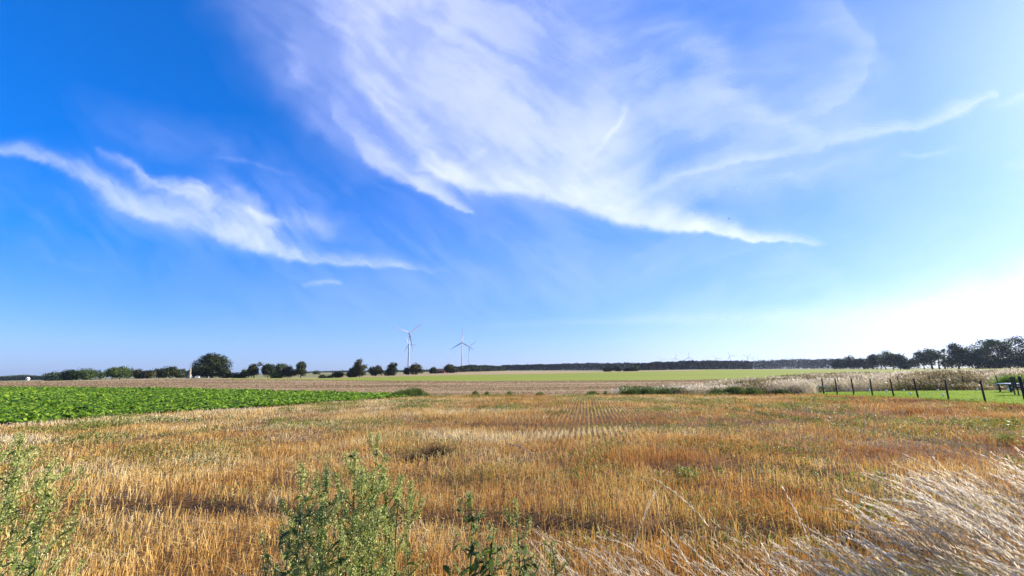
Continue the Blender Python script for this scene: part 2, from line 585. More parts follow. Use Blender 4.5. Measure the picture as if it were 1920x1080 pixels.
band('stubble_field', 0, M_stub_soil, -90, 90, 420, 1.6, subaz=3)
band('beet_field', 1, M_beet_soil, -90, -10, 30)
band('lawn', 1, M_lawn, 33, 90, 30)
band('ploughed_field', 2, M_plough, -90, 27, 90)
band('rough_ground', 2, M_rough, 27, 90, 60)
band('far_stubble', 3, M_pale, -90, -34, 12)
band('green_field', 3, M_green, -34, 90, 30)
band('pale_field', 4, M_pale, -34, 24, 30)
band('meadow', 4, M_dark, -90, -34, 12)
band('meadow', 4, M_green, 24, 90, 12)
band('far_fields', 5, M_far, -90, 90, 16)
band('far_fields', 6, M_far, -90, 90, 16)
band('ground', 7, M_far, -90, 90, 8)
# the land behind the camera
bk = mesh_obj('ground', [(-9000, 0.0, -.3), (9000, 0.0, -.3), (9000, -9000, -.3), (-9000, -9000, -.3)], np.array([[0, 3, 2, 1]]), M_stub_soil)
tag(bk, None, None, None, 'structure')

# ------------------------------------------------------------------ plant matter
def leaf_mat(name, stops, transl=0.35, rough=0.6, spec=0.25, shape_noise=None):
    m, g = new_mat(name)
    at = g.new('ShaderNodeAttribute', attribute_name='tint')
    col = g.ramp(at.outputs['Fac'], stops)
    b = g.new('ShaderNodeBsdfPrincipled')
    b.inputs['Roughness'].default_value = rough
    b.inputs['Specular IOR Level'].default_value = spec
    g.put(b.inputs['Base Color'], col)
    t = g.new('ShaderNodeBsdfTranslucent')
    g.put(t.inputs['Color'], col)
    mx = g.new('ShaderNodeMixShader')
    mx.inputs[0].default_value = transl
    g.t.links.new(b.outputs[0], mx.inputs[1])
    g.t.links.new(t.outputs[0], mx.inputs[2])
    out_surf(g, mx.outputs[0])
    return m


def ribbons(base, side, pts, widths):
    """base (n,3), side (n,3) unit, pts list of (n,3) offsets, widths list of (n,) half widths -> verts, quads"""
    n = len(base)
    k = len(pts)
    V = np.empty((n, k * 2, 3), dtype=np.float32)
    for i, (p, w) in enumerate(zip(pts, widths)):
        c = base + p
        s = side * (w[:, None] if np.ndim(w) else w)
        V[:, 2 * i] = c - s
        V[:, 2 * i + 1] = c + s
    q = []
    for i in range(k - 1):
        q.append([2 * i, 2 * i + 1, 2 * i + 3, 2 * i + 2])
    q = np.array(q)
    F = (np.arange(n)[:, None, None] * (2 * k) + q[None]).reshape(-1, 4)
    return V.reshape(-1, 3), F


def unit(v):
    return v / np.maximum(np.linalg.norm(v, axis=1, keepdims=True), 1e-9)


class Pool:
    def __init__(self):
        self.v, self.f, self.t, self.n = [], [], [], 0

    def add(self, V, F, tint):
        self.v.append(np.asarray(V, np.float32))
        self.f.append(F + self.n)
        k = len(V) // max(len(tint), 1) if len(tint) != len(V) else 1
        self.t.append(np.repeat(tint, k))
        self.n += len(V)

    def build(self, name, mat, parent=None, loc=None, smooth=False):
        return mesh_obj(name, np.concatenate(self.v), np.concatenate(self.f), mat, parent, {'tint': np.concatenate(self.t)}, smooth, loc)


def ribbon_set(pool, x, y, z, h, w, lean_az, lean, bend, tint, seg=2, taper=0.35, facing=None):
    """standing blades: base x,y,z; height; half width; lean direction and slope; bend adds curvature"""
    n = len(x)
    base = np.stack([x, y, z], -1)
    ld = np.stack([np.sin(lean_az), np.cos(lean_az), np.zeros(n)], -1)
    fa = rng.uniform(0, math.pi, n) if facing is None else facing
    side = np.stack([np.cos(fa), np.sin(fa), np.zeros(n)], -1)
    pts, ws = [], []
    for i in range(seg + 1):
        t = i / seg
        off = ld * (h * (lean * t + bend * t * t))[:, None]
        zz = h * t * (1 - 0.35 * np.minimum(bend, 1.2) * t)
        off[:, 2] = zz
        pts.append(off)
        ws.append(w * (1 - (1 - taper) * t))
    V, F = ribbons(base, side, pts, ws)
    pool.add(V, F, tint)


def in_view(x, y, lim=57.0, ymin=0.0):
    return (np.degrees(np.abs(np.arctan2(x, y))) < lim) & (y > ymin)


def band_r(x, y, i):
    return np.interp(np.arctan2(x, y), AZ, EDGES[i][0])


# patch maps of the stubble, in metres
def green_patch(x, y):
    a = fbm(x * .42, y * .55, 101, 4)
    b = fbm(x * 1.4, y * 1.6, 105, 3)
    v = sstep(a * .65 + b * .35, .52, .64)
    for pts, w, dp in (RUTS[3], RUTS[5], RUTS[6]):
        v = np.maximum(v, np.exp(-(poly_dist(x, y, pts) / (w * 1.3)) ** 2) * sstep(b, .3, .42))
    return v


M_straw = leaf_mat('straw', [(0, (.12, .04, .012)), (.2, (.30, .11, .024)), (.4, (.50, .24, .052)), (.65, (.68, .42, .105)), (.85, (.80, .59, .22)), (1, (.88, .74, .42))], .38, .55, .3)
ROW_AZ = R(9.9)
ca, sa = math.cos(ROW_AZ), math.sin(ROW_AZ)


def straw_tint(x, y, n):
    side_t = np.degrees(np.arctan2(x, y))
    big = fbm(x * .13, y * .42, 201, 4)
    mid = fbm(x * 1.1, y * 1.5, 205, 3)
    t = .60 - .12 * sstep(8 - np.hypot(x, y), 0, 4) + (big - .5) * .75 + (mid - .5) * .55 + rng.normal(0, .13, n) - side_t * .0044  # right and close by tinted darker: backlit foreground shading put into the straw colour
    return np.clip(t, .02, 1)


def stubble():
    pool = Pool()
    # lattice along the drill rows
    for (ra, rb, keep, wmul) in ((1.9, 7.0, 1.7, 1.0), (7.0, 12, .90, 1.25), (12, 20, .45, 1.6), (20, 34, .30, 2.1)):
        L = rb * 1.9
        n = int(.5 * (rb ** 2 - ra ** 2) * 2.0 / (.15 * .013) * keep)
        az = rng.uniform(-R(58), R(58), n)
        r = np.sqrt(rng.uniform(ra ** 2, rb ** 2, n))
        x, y = np.sin(az) * r, np.cos(az) * r
        # snap to rows
        u, v = x * ca - y * sa, x * sa + y * ca
        row = np.round(u / .15) * .15
        dev = (fbm(v * .5, row * 3, 61, 2) - .5) * .03
        jit = rng.normal(0, 1, n) * (.016 + .034 * (1 - sstep(r, 7, 14)))
        u = row + dev + jit
        x, y = u * ca + v * sa, -u * sa + v * ca
        ok = (r < band_r(x, y, 1) - .05)
        rt = rut(x, y)
        thin = fbm(x * .8, y * .8, 63, 4)
        ok &= rng.uniform(0, 1, n) > rt * 1.05
        ok &= rng.uniform(0, 1, n) > sstep(thin, .62, .40) * .45
        x, y = x[ok], y[ok]
        n = len(x)
        th = fbm(x * .33, y * .33, 66, 3)
        rr_ = rut(x, y)
        h = (.165 - .035 * sstep(r[ok], 7, 14) + .15 * (th - .5) + rng.normal(0, .024, n)) * (1 - .45 * rr_) * (1 + .45 * sstep(rr_, .01, .12) * (1 - sstep(rr_, .3, .6)) * (r[ok] < 12))
        # shorter broken stalks
        br = rng.uniform(0, 1, n) < .2
        h = np.where(br, h * rng.uniform(.3, .8, n), h)
        h = np.clip(h, .04, .32)
        w = rng.uniform(.0018, .0032, n) * wmul
        la = rng.uniform(0, 2 * math.pi, n)
        lean = np.abs(rng.normal(0, .10, n))
        wild = rng.uniform(0, 1, n) < .04
        lean = np.where(wild, rng.uniform(.5, 1.3, n), lean)
        tint = straw_tint(x, y, n)
        ribbon_set(pool, x, y, H(x, y) - .01, h, w, la, lean, rng.uniform(0, .25, n), tint, 1 if ra > 12 else 2, .9)
        # dry leaves and awns that curl off the stalks
        m = rng.uniform(0, 1, n) < .22
        xx, yy, hh = x[m], y[m], h[m]
        k = len(xx)
        ribbon_set(pool, xx, yy, H(xx, yy) + hh * rng.uniform(.2, .9, k), rng.uniform(.03, .09, k), rng.uniform(.0018, .0035, k) * wmul, rng.uniform(0, 6.28, k), rng.uniform(.5, 1.6, k), rng.uniform(.2, 1.1, k), np.clip(tint[m] + rng.uniform(0, .3, k), 0, 1), 2, .2)
    o = pool.build('stubble', M_straw)
    tag(o, 'cut golden brown straw stalks standing in drill rows', 'stubble', None, 'stuff')


def chaff():
    """loose straw lying flat between the rows"""
    pool = Pool()
    for (ra, rb, dens, wmul) in ((1.9, 7, 260, 1.0), (7, 14, 90, 1.6), (14, 32, 30, 2.6)):
        n = int(.5 * (rb ** 2 - ra ** 2) * 2.0 * dens)
        az = rng.uniform(-R(58), R(58), n)
        r = np.sqrt(rng.uniform(ra ** 2, rb ** 2, n))
        x, y = np.sin(az) * r, np.cos(az) * r
        ok = (r < band_r(x, y, 1) - .05)
        sw = fbm(x * .5, y * .9, 71, 4)
        lie = sstep(sw, .42, .6)
        ok &= rng.uniform(0, 1, n) < .35 + .65 * lie
        x, y, lie = x[ok], y[ok], lie[ok]
        n = len(x)
        L = rng.uniform(.04, .20, n) * (1 + (wmul - 1) * .25)
        a = rng.uniform(0, 2 * math.pi, n)
        z = H(x, y) + rng.uniform(.005, .05, n) + lie * rng.uniform(0, .10, n)
        ribbon_set(pool, x, y, z, L * .25, rng.uniform(.0016, .003, n) * wmul, a, rng.uniform(2.5, 4.5, n), rng.uniform(-.6, .6, n), np.clip(straw_tint(x, y, n) + rng.uniform(.05, .4, n), 0, 1), 2, .8, facing=rng.uniform(0, math.pi, n))
    o = pool.build('straw', M_straw)
    tag(o, 'loose pale straw lying between the cut stalks', 'straw', None, 'stuff')


M_weed = leaf_mat('weed_green', [(0, (.025, .04, .006)), (.35, (.10, .14, .014)), (.65, (.24, .27, .04)), (.85, (.38, .37, .10)), (1, (.52, .48, .20))], .4, .5, .3)


def leaf_clump(pool, x, y, z, size, tint, up=.5, aspect=.45):
    """loose diamond leaves in all directions"""
    n = len(x)
    c = np.stack([x, y, z], -1)
    d = unit(rng.normal(0, 1, (n, 3)) + np.array([0, 0, up]))
    s = unit(np.cross(d, rng.normal(0, 1, (n, 3))))
    L = size[:, None]
    V = np.empty((n, 4, 3), np.float32)
    V[:, 0] = c
    V[:, 1] = c + d * L * .45 + s * L * aspect * .5
    V[:, 2] = c + d * L
    V[:, 3] = c + d * L * .5 - s * L * aspect * .5
    F = np.arange(n * 4).reshape(n, 4)
    pool.add(V.reshape(-1, 3), F, tint)


def field_weeds():
    pool = Pool()
    for (ra, rb, dens, mul) in ((1.9, 8, 900, 1.0), (8, 16, 420, 1.4), (16, 33, 420, 2.0)):
        n = int(.5 * (rb ** 2 - ra ** 2) * 2.0 * dens)
        az = rng.uniform(-R(58), R(58), n)
        r = np.sqrt(rng.uniform(ra ** 2, rb ** 2, n))
        x, y = np.sin(az) * r, np.cos(az) * r
        gpv = green_patch(x, y)
        ok = (r < band_r(x, y, 1) - .05) & (rng.uniform(0, 1, n) < gpv * .85 + .015)
        x, y, gpv = x[ok], y[ok], gpv[ok]
        n = len(x)
        z = H(x, y) + rng.uniform(.0, .19, n) * (.5 + .5 * gpv)
        tint = np.clip(.55 + (fbm(x * 1.2, y * 1.2, 88, 3) - .5) * .8 + rng.normal(0, .12, n), 0, 1)
        leaf_clump(pool, x, y, z, rng.uniform(.02, .055, n) * mul, tint, .7, .3)
    o = pool.build('weeds', M_weed)
    tag(o, 'low green weeds growing up through the stubble', 'weeds', None, 'stuff')


M_beet = leaf_mat('beet_leaf', [(0, (.02, .055, .005)), (.4, (.11, .24, .010)), (.7, (.24, .40, .018)), (1, (.44, .58, .06))], .5, .45, .35)


def beets():
    pool = Pool()
    az0, az1 = -R(58), -R(11.2)
    row = R(68)                                  # rows run away to the left
    for (ra, rb, step, nl, mul) in ((9, 24, .16, 10, 1.0), (24, 40, .20, 9, 1.2), (40, 130, .34, 7, 1.8)):
        n = int(.5 * (rb ** 2 - ra ** 2) * (az1 - az0) / (.42 * step))
        az = rng.uniform(az0, az1, n)
        r = np.sqrt(rng.uniform(ra ** 2, rb ** 2, n))
        x, y = np.sin(az) * r, np.cos(az) * r
        ok = (r > band_r(x, y, 1) + .12) & (r < band_r(x, y, 2))
        x, y = x[ok], y[ok]
        u, v = x * math.cos(row) - y * math.sin(row), x * math.sin(row) + y * math.cos(row)
        u = np.round(u / .45) * .45 + rng.normal(0, .03, len(u))
        v = np.round(v / step) * step + rng.normal(0, .03, len(v))
        x, y = u * math.cos(row) + v * math.sin(row), -u * math.sin(row) + v * math.cos(row)
        z = H(x, y)
        n = len(x)
        plant = fbm(x * .8, y * .8, 92, 3) * .7 + rng.uniform(0, .3, n)
        sz = (.75 + .5 * rng.uniform(0, 1, n)) * (.72 + .5 * fbm(x * .2, y * .2, 93, 3))
        x, y, z, plant, sz = (np.repeat(q, nl) for q in (x, y, z, plant, sz))
        m = len(x)
        a = rng.uniform(0, 2 * math.pi, m)
        inc = rng.uniform(.15, .95, m)
        L = rng.uniform(.15, .27, m) * sz * (1 + (mul - 1) * .35)
        ld = np.stack([np.sin(a), np.cos(a), np.zeros(m)], -1)
        side = np.stack([np.cos(a), -np.sin(a), np.zeros(m)], -1)
        side = unit(side + rng.normal(0, .25, (m, 3)))
        base = np.stack([x, y, z], -1) + ld * .02
        P = []
        for t, out_, up_ in ((0, 0, 0), (.38, .26, .36), (.7, .62, .62), (1, 1.0, .58)):
            o_ = ld * (L * out_ * (.35 + inc * .6))[:, None]
            o_[:, 2] = L * up_ * (1.35 - inc * .55)
            P.append(o_)
        W = [L * .03, L * .13 * mul ** .5, L * .25 * mul ** .5, L * .05]
        V, F = ribbons(base, side, P, W)
        tint = np.clip(.66 + (plant - .5) * .5 + rng.normal(0, .18, m), 0, 1)
        pool.add(V, F, tint)
    o = pool.build('beet_crop', M_beet, smooth=False)
    tag(o, 'dense rows of dark green leafy beet plants', 'beet crop', None, 'stuff')


M_drygrass = leaf_mat('dry_grass', [(0, (.05, .04, .012)), (.3, (.14, .11, .035)), (.6, (.33, .26, .12)), (.85, (.52, .43, .27)), (1, (.70, .61, .44))], .45, .5, .3)
M_tallgreen = leaf_mat('tall_green_grass', [(0, (.03, .05, .008)), (.5, (.10, .15, .02)), (1, (.26, .30, .07))], .35, .5, .3)


def rough_grass():
    """tall seeding grass of the fallow strip behind the lawn and at the end of the stubble"""
    pool = Pool()
    gp_ = Pool()
    n = 330000
    az = rng.uniform(R(8), R(60), n)
    lo, hi = 28.0, 190.0
    r = lo * (hi / lo) ** rng.uniform(0, 1, n) ** .9
    x, y = np.sin(az) * r, np.cos(az) * r
    b2, b3 = band_r(x, y, 2), band_r(x, y, 3)
    azd = np.degrees(az)
    # the fallow widens to the right
    inner = np.interp(azd, [8, 16, 22, 27, 31, 35, 60], [.0, .04, .10, .25, .45, 1, 1])
    t = (r - b2) / np.maximum(b3 - b2, 1)
    edge_n = (fbm(x * .12, y * .12, 301, 3) - .5) * .25
    ok = (t > .004) & (t < inner + edge_n * (inner > .05)) & (azd > 13)
    ok &= ~((azd < 22) & (rng.uniform(0, 1, n) > .55))
    # behind the back fence the lawn ends
    x, y, r, azd, t = x[ok], y[ok], r[ok], azd[ok], t[ok]
    n = len(x)
    big = fbm(x * .13, y * .16, 311, 4)
    hgt = (.28 + .9 * sstep(big, .32, .68)) * np.interp(azd, [13, 20, 30, 40, 60], [.45, .6, .8, .95, 1.05])
    h = hgt * rng.uniform(.65, 1.1, n)
    mul = r / 30
    w = rng.uniform(.004, .010, n) * mul
    z = H(x, y)
    tint = np.clip(.46 + (fbm(x * .22, y * .28, 315, 4) - .5) * 2.2 + rng.normal(0, .16, n), 0, 1)
    ribbon_set(pool, x, y, z, h, w, np.full(n, -R(70)) + rng.normal(0, .7, n), rng.uniform(.0, .35, n), rng.uniform(.1, .6, n), tint, 2, .5)
    # seed heads
    m = rng.uniform(0, 1, n) < .45
    k = int(m.sum())
    leaf_clump(pool, x[m] - .25 * h[m], y[m], z[m] + h[m] * .84, rng.uniform(.10, .22, k) * (1 + (mul[m] - 1) * .5), np.clip(tint[m] + .22, 0, 1), .6, .28 )
    tag(pool.build('tall_grass', M_drygrass), 'pale seeding tall grass of the fallow strip behind the lawn', 'grass', None, 'stuff')
    # green herbs along the foot of it
    n = 60000
    az = rng.uniform(R(14), R(60), n)
    x0 = rng.uniform(0, 1, n) ** 1.6 * 7.5 + .1
    b2 = np.interp(az, AZ, EDGES[2][0])
    r = b2 + x0
    x, y = np.sin(az) * r, np.cos(az) * r
    pat = fbm(x * .3, y * .3, 321, 4)
    ok = rng.uniform(0, 1, n) < sstep(pat, .40, .58)
    x, y = x[ok], y[ok]
    n = len(x)
    tint = np.clip(.35 + (fbm(x * .7, y * .7, 325, 3) - .5) * .9 + rng.normal(0, .15, n), 0, 1)
    leaf_clump(gp_, x, y, H(x, y) + rng.uniform(0, .45, n), rng.uniform(.06, .16, n), tint, .8, .3)
    tag(gp_.build('herbs', M_tallgreen), 'green weeds crowding the foot of the tall grass', 'weeds', None, 'stuff')


def lawn_grass():
    pool = Pool()
    n = 130000
    az = rng.uniform(R(34), R(58), n)
    r = rng.uniform(22, 58, n)
    x, y = np.sin(az) * r, np.cos(az) * r
    b1, b2 = band_r(x, y, 1), band_r(x, y, 2)
    ok = (r > b1 - .4) & (r < b2)
    x, y, r = x[ok], y[ok], r[ok]
    b1 = b1[ok]
    n = len(x)
    edge_ = np.exp(-np.clip(r - b1, 0, 9) / .5)
    tint = np.clip(.62 + (fbm(x * .4, y * .4, 331, 3) - .5) * .4 + rng.normal(0, .12, n) - .35 * edge_, 0, 1)
    ribbon_set(pool, x, y, H(x, y), rng.uniform(.03, .06, n) * (1 + 3.5 * edge_ * rng.uniform(0, 1, n)), np.full(n, .006), rng.uniform(0, 6.28, n), rng.uniform(0, .6, n), rng.uniform(0, .4, n), tint, 1, .3)
    tag(pool.build('lawn_grass', M_lawnblade), 'short bright yellow green mown grass inside the post fence', 'grass', None, 'stuff')


M_lawnblade = leaf_mat('lawn_blade', [(0, (.05, .09, .01)), (.5, (.20, .30, .015)), (1, (.42, .52, .04))], .45, .5, .2)


def plough_litter():
    pool = Pool()
    n = 150000
    az = rng.uniform(-R(57), R(30), n)
    r = 30 * (190 / 30) ** rng.uniform(0, 1, n)
    x, y = np.sin(az) * r, np.cos(az) * r
    ok = (r > band_r(x, y, 2) + .1) & (r < band_r(x, y, 3))
    # litter lies in shallow lines across the field
    ln = fbm(x * .02, y * 1.1, 341, 3) * .6 + fbm(x * .05, y * .3, 345, 3) * .4
    ok &= rng.uniform(0, 1, n) < sstep(ln, .38, .58)
    x, y, r = x[ok], y[ok], r[ok]
    n = len(x)
    mul = r / 30
    L = rng.uniform(.05, .12, n) * mul ** .6
    tint = np.clip(.42 + (fbm(x * .05, y * .5, 349, 3) - .5) * .9 + rng.normal(0, .15, n), 0, 1)
    ribbon_set(pool, x, y, H(x, y), L * .6, .010 * mul ** .9, rng.uniform(0, 6.28, n), rng.uniform(.3, 1.5, n), rng.uniform(0, .3, n), tint, 1, .8, facing=rng.normal(0, .4, n))
    tag(pool.build('straw_litter', M_litter), 'dull straw litter lying in lines on the tilled field', 'straw', None, 'stuff')


M_litter = leaf_mat('litter', [(0, (.12, .075, .03)), (.5, (.36, .25, .115)), (1, (.62, .48, .26))], .2, .8, .1)

stubble()
chaff()
field_weeds()
beets()
rough_grass()
lawn_grass()
plough_litter()

# ------------------------------------------------------------------ simple solids
def flat_mat(name, col, rough=0.6, var=0.12, scale=3.0, metal=0.0, spec=0.4):
    m, g = new_mat(name)
    c = coords(g)
    nf = g.noise(c, scale, 5, 0.65).outputs['Fac']
    lo = tuple(v * (1 - var) for v in col)
    hi = tuple(min(1, v * (1 + var)) for v in col)
    b = g.new('ShaderNodeBsdfPrincipled')
    b.inputs['Roughness'].default_value = rough
    b.inputs['Metallic'].default_value = metal
    b.inputs['Specular IOR Level'].default_value = spec
    g.put(b.inputs['Base Color'], g.ramp(nf, [(.3, lo), (.7, hi)]))
    out_surf(g, b.outputs[0])
    return m


M_bark = flat_mat('bark', (.075, .055, .038), .9, .4, 2.0)
M_turb = flat_mat('turbine_paint', (.42, .43, .45), .45, .03, .1)
M_post = flat_mat('post_wood', (.050, .032, .022), .85, .35, 9)
M_wire = flat_mat('fence_wire', (.28, .28, .27), .5, .1, 9, .6)
M_white = flat_mat('white_paint', (.80, .79, .76), .5, .04, 4)
M_glass = flat_mat('dark_glass', (.02, .025, .03), .1, .1, 2)
M_black = flat_mat('black_rubber', (.02, .02, .02), .8, .1, 5)
M_brickred = flat_mat('red_brick', (.20, .085, .055), .9, .2, 2)
M_roofred = flat_mat('roof_tiles', (.22, .09, .06), .85, .2, 3)
M_stone = flat_mat('pale_stone', (.34, .29, .22), .9, .2, 2)
M_greymetal = flat_mat('grey_metal', (.35, .36, .37), .5, .1, 4)
M_navy = flat_mat('navy_fabric', (.02, .03, .08), .8, .1, 8)


class MB:
    """collects simple shapes into one mesh"""
    def __init__(self):
        self.v, self.f = [], []

    def tube(self, pts, radii, seg=8, cap=True):
        pts = [Vector(p) for p in pts]
        b0 = len(self.v)
        for i, (p, r) in enumerate(zip(pts, radii)):
            d = (pts[min(i + 1, len(pts) - 1)] - pts[max(i - 1, 0)]).normalized()
            u = d.orthogonal().normalized() if abs(d.z) < .98 else Vector((1, 0, 0))
            u = (u - d * u.dot(d)).normalized()
            w = d.cross(u)
            for k in range(seg):
                a = 2 * math.pi * k / seg
                self.v.append(tuple(p + u * (math.cos(a) * r) + w * (math.sin(a) * r)))
        for i in range(len(pts) - 1):
            for k in range(seg):
                a, b = b0 + i * seg + k, b0 + i * seg + (k + 1) % seg
                self.f.append([a, b, b + seg, a + seg])
        if cap:
            self.f.append([b0 + k for k in range(seg)][::-1])
            self.f.append([b0 + (len(pts) - 1) * seg + k for k in range(seg)])
        return self

    def box(self, c, s, rz=0.0, top=(1, 1), bev=0.0):
        b0 = len(self.v)
        cz, sz = math.cos(rz), math.sin(rz)
        for z, k in ((-.5, (1, 1)), (.5, top)):
            for x, y in ((-.5, -.5), (.5, -.5), (.5, .5), (-.5, .5)):
                X, Y = x * s[0] * k[0], y * s[1] * k[1]
                self.v.append((c[0] + X * cz - Y * sz, c[1] + X * sz + Y * cz, c[2] + z * s[2]))
        for f in ([0, 3, 2, 1], [4, 5, 6, 7], [0, 1, 5, 4], [1, 2, 6, 5], [2, 3, 7, 6], [3, 0, 4, 7]):
            self.f.append([b0 + i for i in f])
        return self

    def ball(self, c, r, seg=12, rings=8, sq=(1, 1, 1)):
        b0 = len(self.v)
        for i in range(rings + 1):
            th = math.pi * i / rings
            for k in range(seg):
                a = 2 * math.pi * k / seg
                self.v.append((c[0] + r * sq[0] * math.sin(th) * math.cos(a), c[1] + r * sq[1] * math.sin(th) * math.sin(a), c[2] + r * sq[2] * math.cos(th)))
        for i in range(rings):
            for k in range(seg):
                a, b = b0 + i * seg + k, b0 + i * seg + (k + 1) % seg
                self.f.append([a, a + seg, b + seg, b])
        return self

    def build(self, name, mat, parent=None, smooth=False, loc=None, bevel=0.0):
        o = mesh_obj(name, self.v, self.f, mat, parent, None, smooth, loc)
        if bevel:
            m = o.modifiers.new('bevel', 'BEVEL')
            m.width = bevel
            m.segments = 2
        return o


# ------------------------------------------------------------------ trees
def crown_ramp(dark, mid, light):
    return [(0, dark), (.5, mid), (1, light)]


M_leafA = leaf_mat('leaf_dark', crown_ramp((.010, .017, .004), (.024, .037, .007), (.055, .068, .014)), .12, .6, .2)
M_leafB = leaf_mat('leaf_mid', crown_ramp((.018, .034, .004), (.055, .090, .010), (.12, .16, .022)), .15, .6, .2)
M_leafC = leaf_mat('leaf_olive', crown_ramp((.020, .021, .005), (.052, .052, .012), (.10, .092, .022)), .12, .6, .2)
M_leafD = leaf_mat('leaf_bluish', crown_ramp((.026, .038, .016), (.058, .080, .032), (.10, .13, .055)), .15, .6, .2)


def crown_pool(w, h, base, seed, n, leaf, lobes=None, airy=0.0, shape='round', depth=None):
    """crown of leaf clumps. w width, h height of the crown, base height of its underside"""
    rg = np.random.default_rng(seed)
    depth = depth or w * .9
    L = lobes or max(7, int(9 + w * .6))
    cen, rad = [], []
    for i in range(L):
        t = (i + .5) / L
        zz = rg.uniform(0.02, .98)
        if shape == 'round':
            prof = math.sqrt(max(0.05, 1 - (zz * 1.75 - .72) ** 2)) if zz * 1.75 - .72 < 1 else .3
        elif shape == 'tall':
            prof = .55 + .45 * math.sin(math.pi * min(1, zz * 1.1))
        elif shape == 'dome':
            prof = math.sqrt(max(.05, 1 - zz ** 2.2)) * 1.12
        elif shape == 'shrub':
            prof = math.sqrt(max(.05, 1 - zz ** 2))
        else:
            prof = .45 + .55 * zz
        a = rg.uniform(0, 2 * math.pi)
        rr = math.sqrt(rg.uniform(.1, 1)) * prof * .62
        rl = w * rg.uniform(.15, .26) * (1 - .35 * airy)
        zc = base + rl * .6 + zz * (h - rl * 1.5)
        cen.append((math.cos(a) * rr * w * .62, math.sin(a) * rr * depth * .62, zc))
        rad.append(rl)
    cen.append((0, 0, base + h * .42))
    rad.append(w * .27)
    cen, rad = np.array(cen), np.array(rad)
    wt_ = rad ** 2
    pick = rg.choice(len(rad), n, p=wt_ / wt_.sum())
    d = unit(rg.normal(0, 1, (n, 3)))
    rr = rg.uniform(.15, 1, n) ** (1 / 2.4)
    c = cen[pick] + d * (rad[pick] * rr)[:, None] * np.array([1, 1, .82])
    c += rg.normal(0, leaf * .55, (n, 3))
    ncl = fbm(c[:, 0] / w * 7 + c[:, 1] / w * 5, c[:, 2] / w * 7 + seed, seed, 3)
    if airy:
        keep = rg.uniform(0, 1, n) < 1 - airy * sstep(ncl, .62, .4)
        c, d, ncl, pick = c[keep], d[keep], ncl[keep], pick[keep]
        n = len(c)
    c[:, 2] = np.maximum(c[:, 2], base * .85 + .05)
    nr = unit(d + rg.normal(0, .55, (n, 3)))
    t1 = unit(np.cross(nr, rg.normal(0, 1, (n, 3))))
    t2 = np.cross(nr, t1)
    s = (leaf * rg.uniform(.55, 1.25, n))[:, None]
    V = np.empty((n, 4, 3), np.float32)
    V[:, 0] = c - t1 * s * .5
    V[:, 1] = c - t2 * s * .36
    V[:, 2] = c + t1 * s * .5
    V[:, 3] = c + t2 * s * .36
    p = Pool()
    lob = rg.uniform(-.16, .16, len(rad))
    tint = np.clip(.5 + (ncl - .5) * .9 + lob[pick] + rg.normal(0, .13, n), 0, 1)
    p.add(V.reshape(-1, 3), np.arange(n * 4).reshape(n, 4), tint)
    return p, cen, rad


def tree(name, px, depth, top, width, label, mat, cat='tree', group=None, trunk=.22, shape='round', airy=0.0, seed=None, n=3400, base_py=None, leaf=None, stems=1):
    """px, top, width in photograph pixels; the foot stands on the terrain at that depth"""
    seed = seed if seed is not None else int(px * 7 + depth)
    foot = on_ground(px, depth)
    tp = at(px, top, depth)
    k = depth / FPX * math.sqrt(1 + (foot.x / depth) ** 2 * .5)
    w = width * k
    h = tp.z - foot.z
    root = empty(name, foot, label, cat, group, rz=math.atan2(-foot.x, foot.y))
    ch = h * (1 - trunk)
    leaf = leaf or max(.32, min(1.3, depth * .0030))
    p, cen, rad = crown_pool(w, ch, h * trunk, seed, n, leaf, None, airy, shape)
    p.build('crown', mat, root)
    rg = random.Random(seed)
    tb = MB()
    r0 = max(.05, h * .028)
    offs = [0] if stems == 1 else [(-.5 + i / (stems - 1)) * w * .28 for i in range(stems)]
    for o_ in offs:
        top_ = Vector((o_ * 1.6 + rg.uniform(-.04, .04) * w, 0, h * (trunk + (1 - trunk) * .45)))
        mid = Vector((o_ * 1.2, rg.uniform(-.02, .02) * w, h * trunk))
        tb.tube([(o_, 0, -.3), (o_, 0, h * trunk * .4), mid, top_], [r0 * 1.35, r0, r0 * .8, r0 * .35], 7)
        for i in range(5 if stems == 1 else 3):
            j = rg.randrange(len(cen))
            c = Vector(cen[j])
            s_ = mid.lerp(top_, rg.uniform(0, .7))
            m_ = s_.lerp(c, .5) + Vector((0, 0, -.04 * h))
            tb.tube([s_, m_, c], [r0 * .4, r0 * .26, r0 * .1], 5)
    tb.build('trunk', M_bark, root, True)
    return root


GL = 'trees along the far edge of the tilled field on the left'
DL = 225.0
T = tree
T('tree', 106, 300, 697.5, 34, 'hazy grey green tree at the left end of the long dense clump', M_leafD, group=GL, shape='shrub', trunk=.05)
T('tree', 133, 250, 691.5, 36, 'dark broad tree in the left half of the long dense clump left of the turbines', M_leafA, group=GL, shape='shrub', trunk=.06, n=3200)
T('tree', 163, 250, 689, 38, 'dark rounded tree forming the right end of the long dense clump', M_leafB, group=GL, shape='shrub', trunk=.06, n=3200)
T('young_tree', 191, 270, 698, 11, 'thin sparse young tree in the gap right of the long clump', M_leafD, group=GL, shape='tall', airy=.6, n=700)
T('young_tree', 200, 270, 695, 9, 'narrow young tree just left of the pale green rounded tree', M_leafD, group=GL, shape='tall', airy=.5, n=700)
T('tree', 212, 245, 688, 18, 'loose crowned dark tree leaning on the pale green rounded tree', M_leafA, group=GL, shape='vase', airy=.6, n=1300)
T('tree', 226, 240, 684.5, 36, 'lighter green rounded tree with a bushy skirt, brightest on the left side', M_leafB, group=GL, shape='round', trunk=.08, n=3200)
T('young_tree', 243, 255, 696, 9, 'thin young tree right of the lighter green rounded tree', M_leafD, group=GL, shape='tall', airy=.5, n=600)
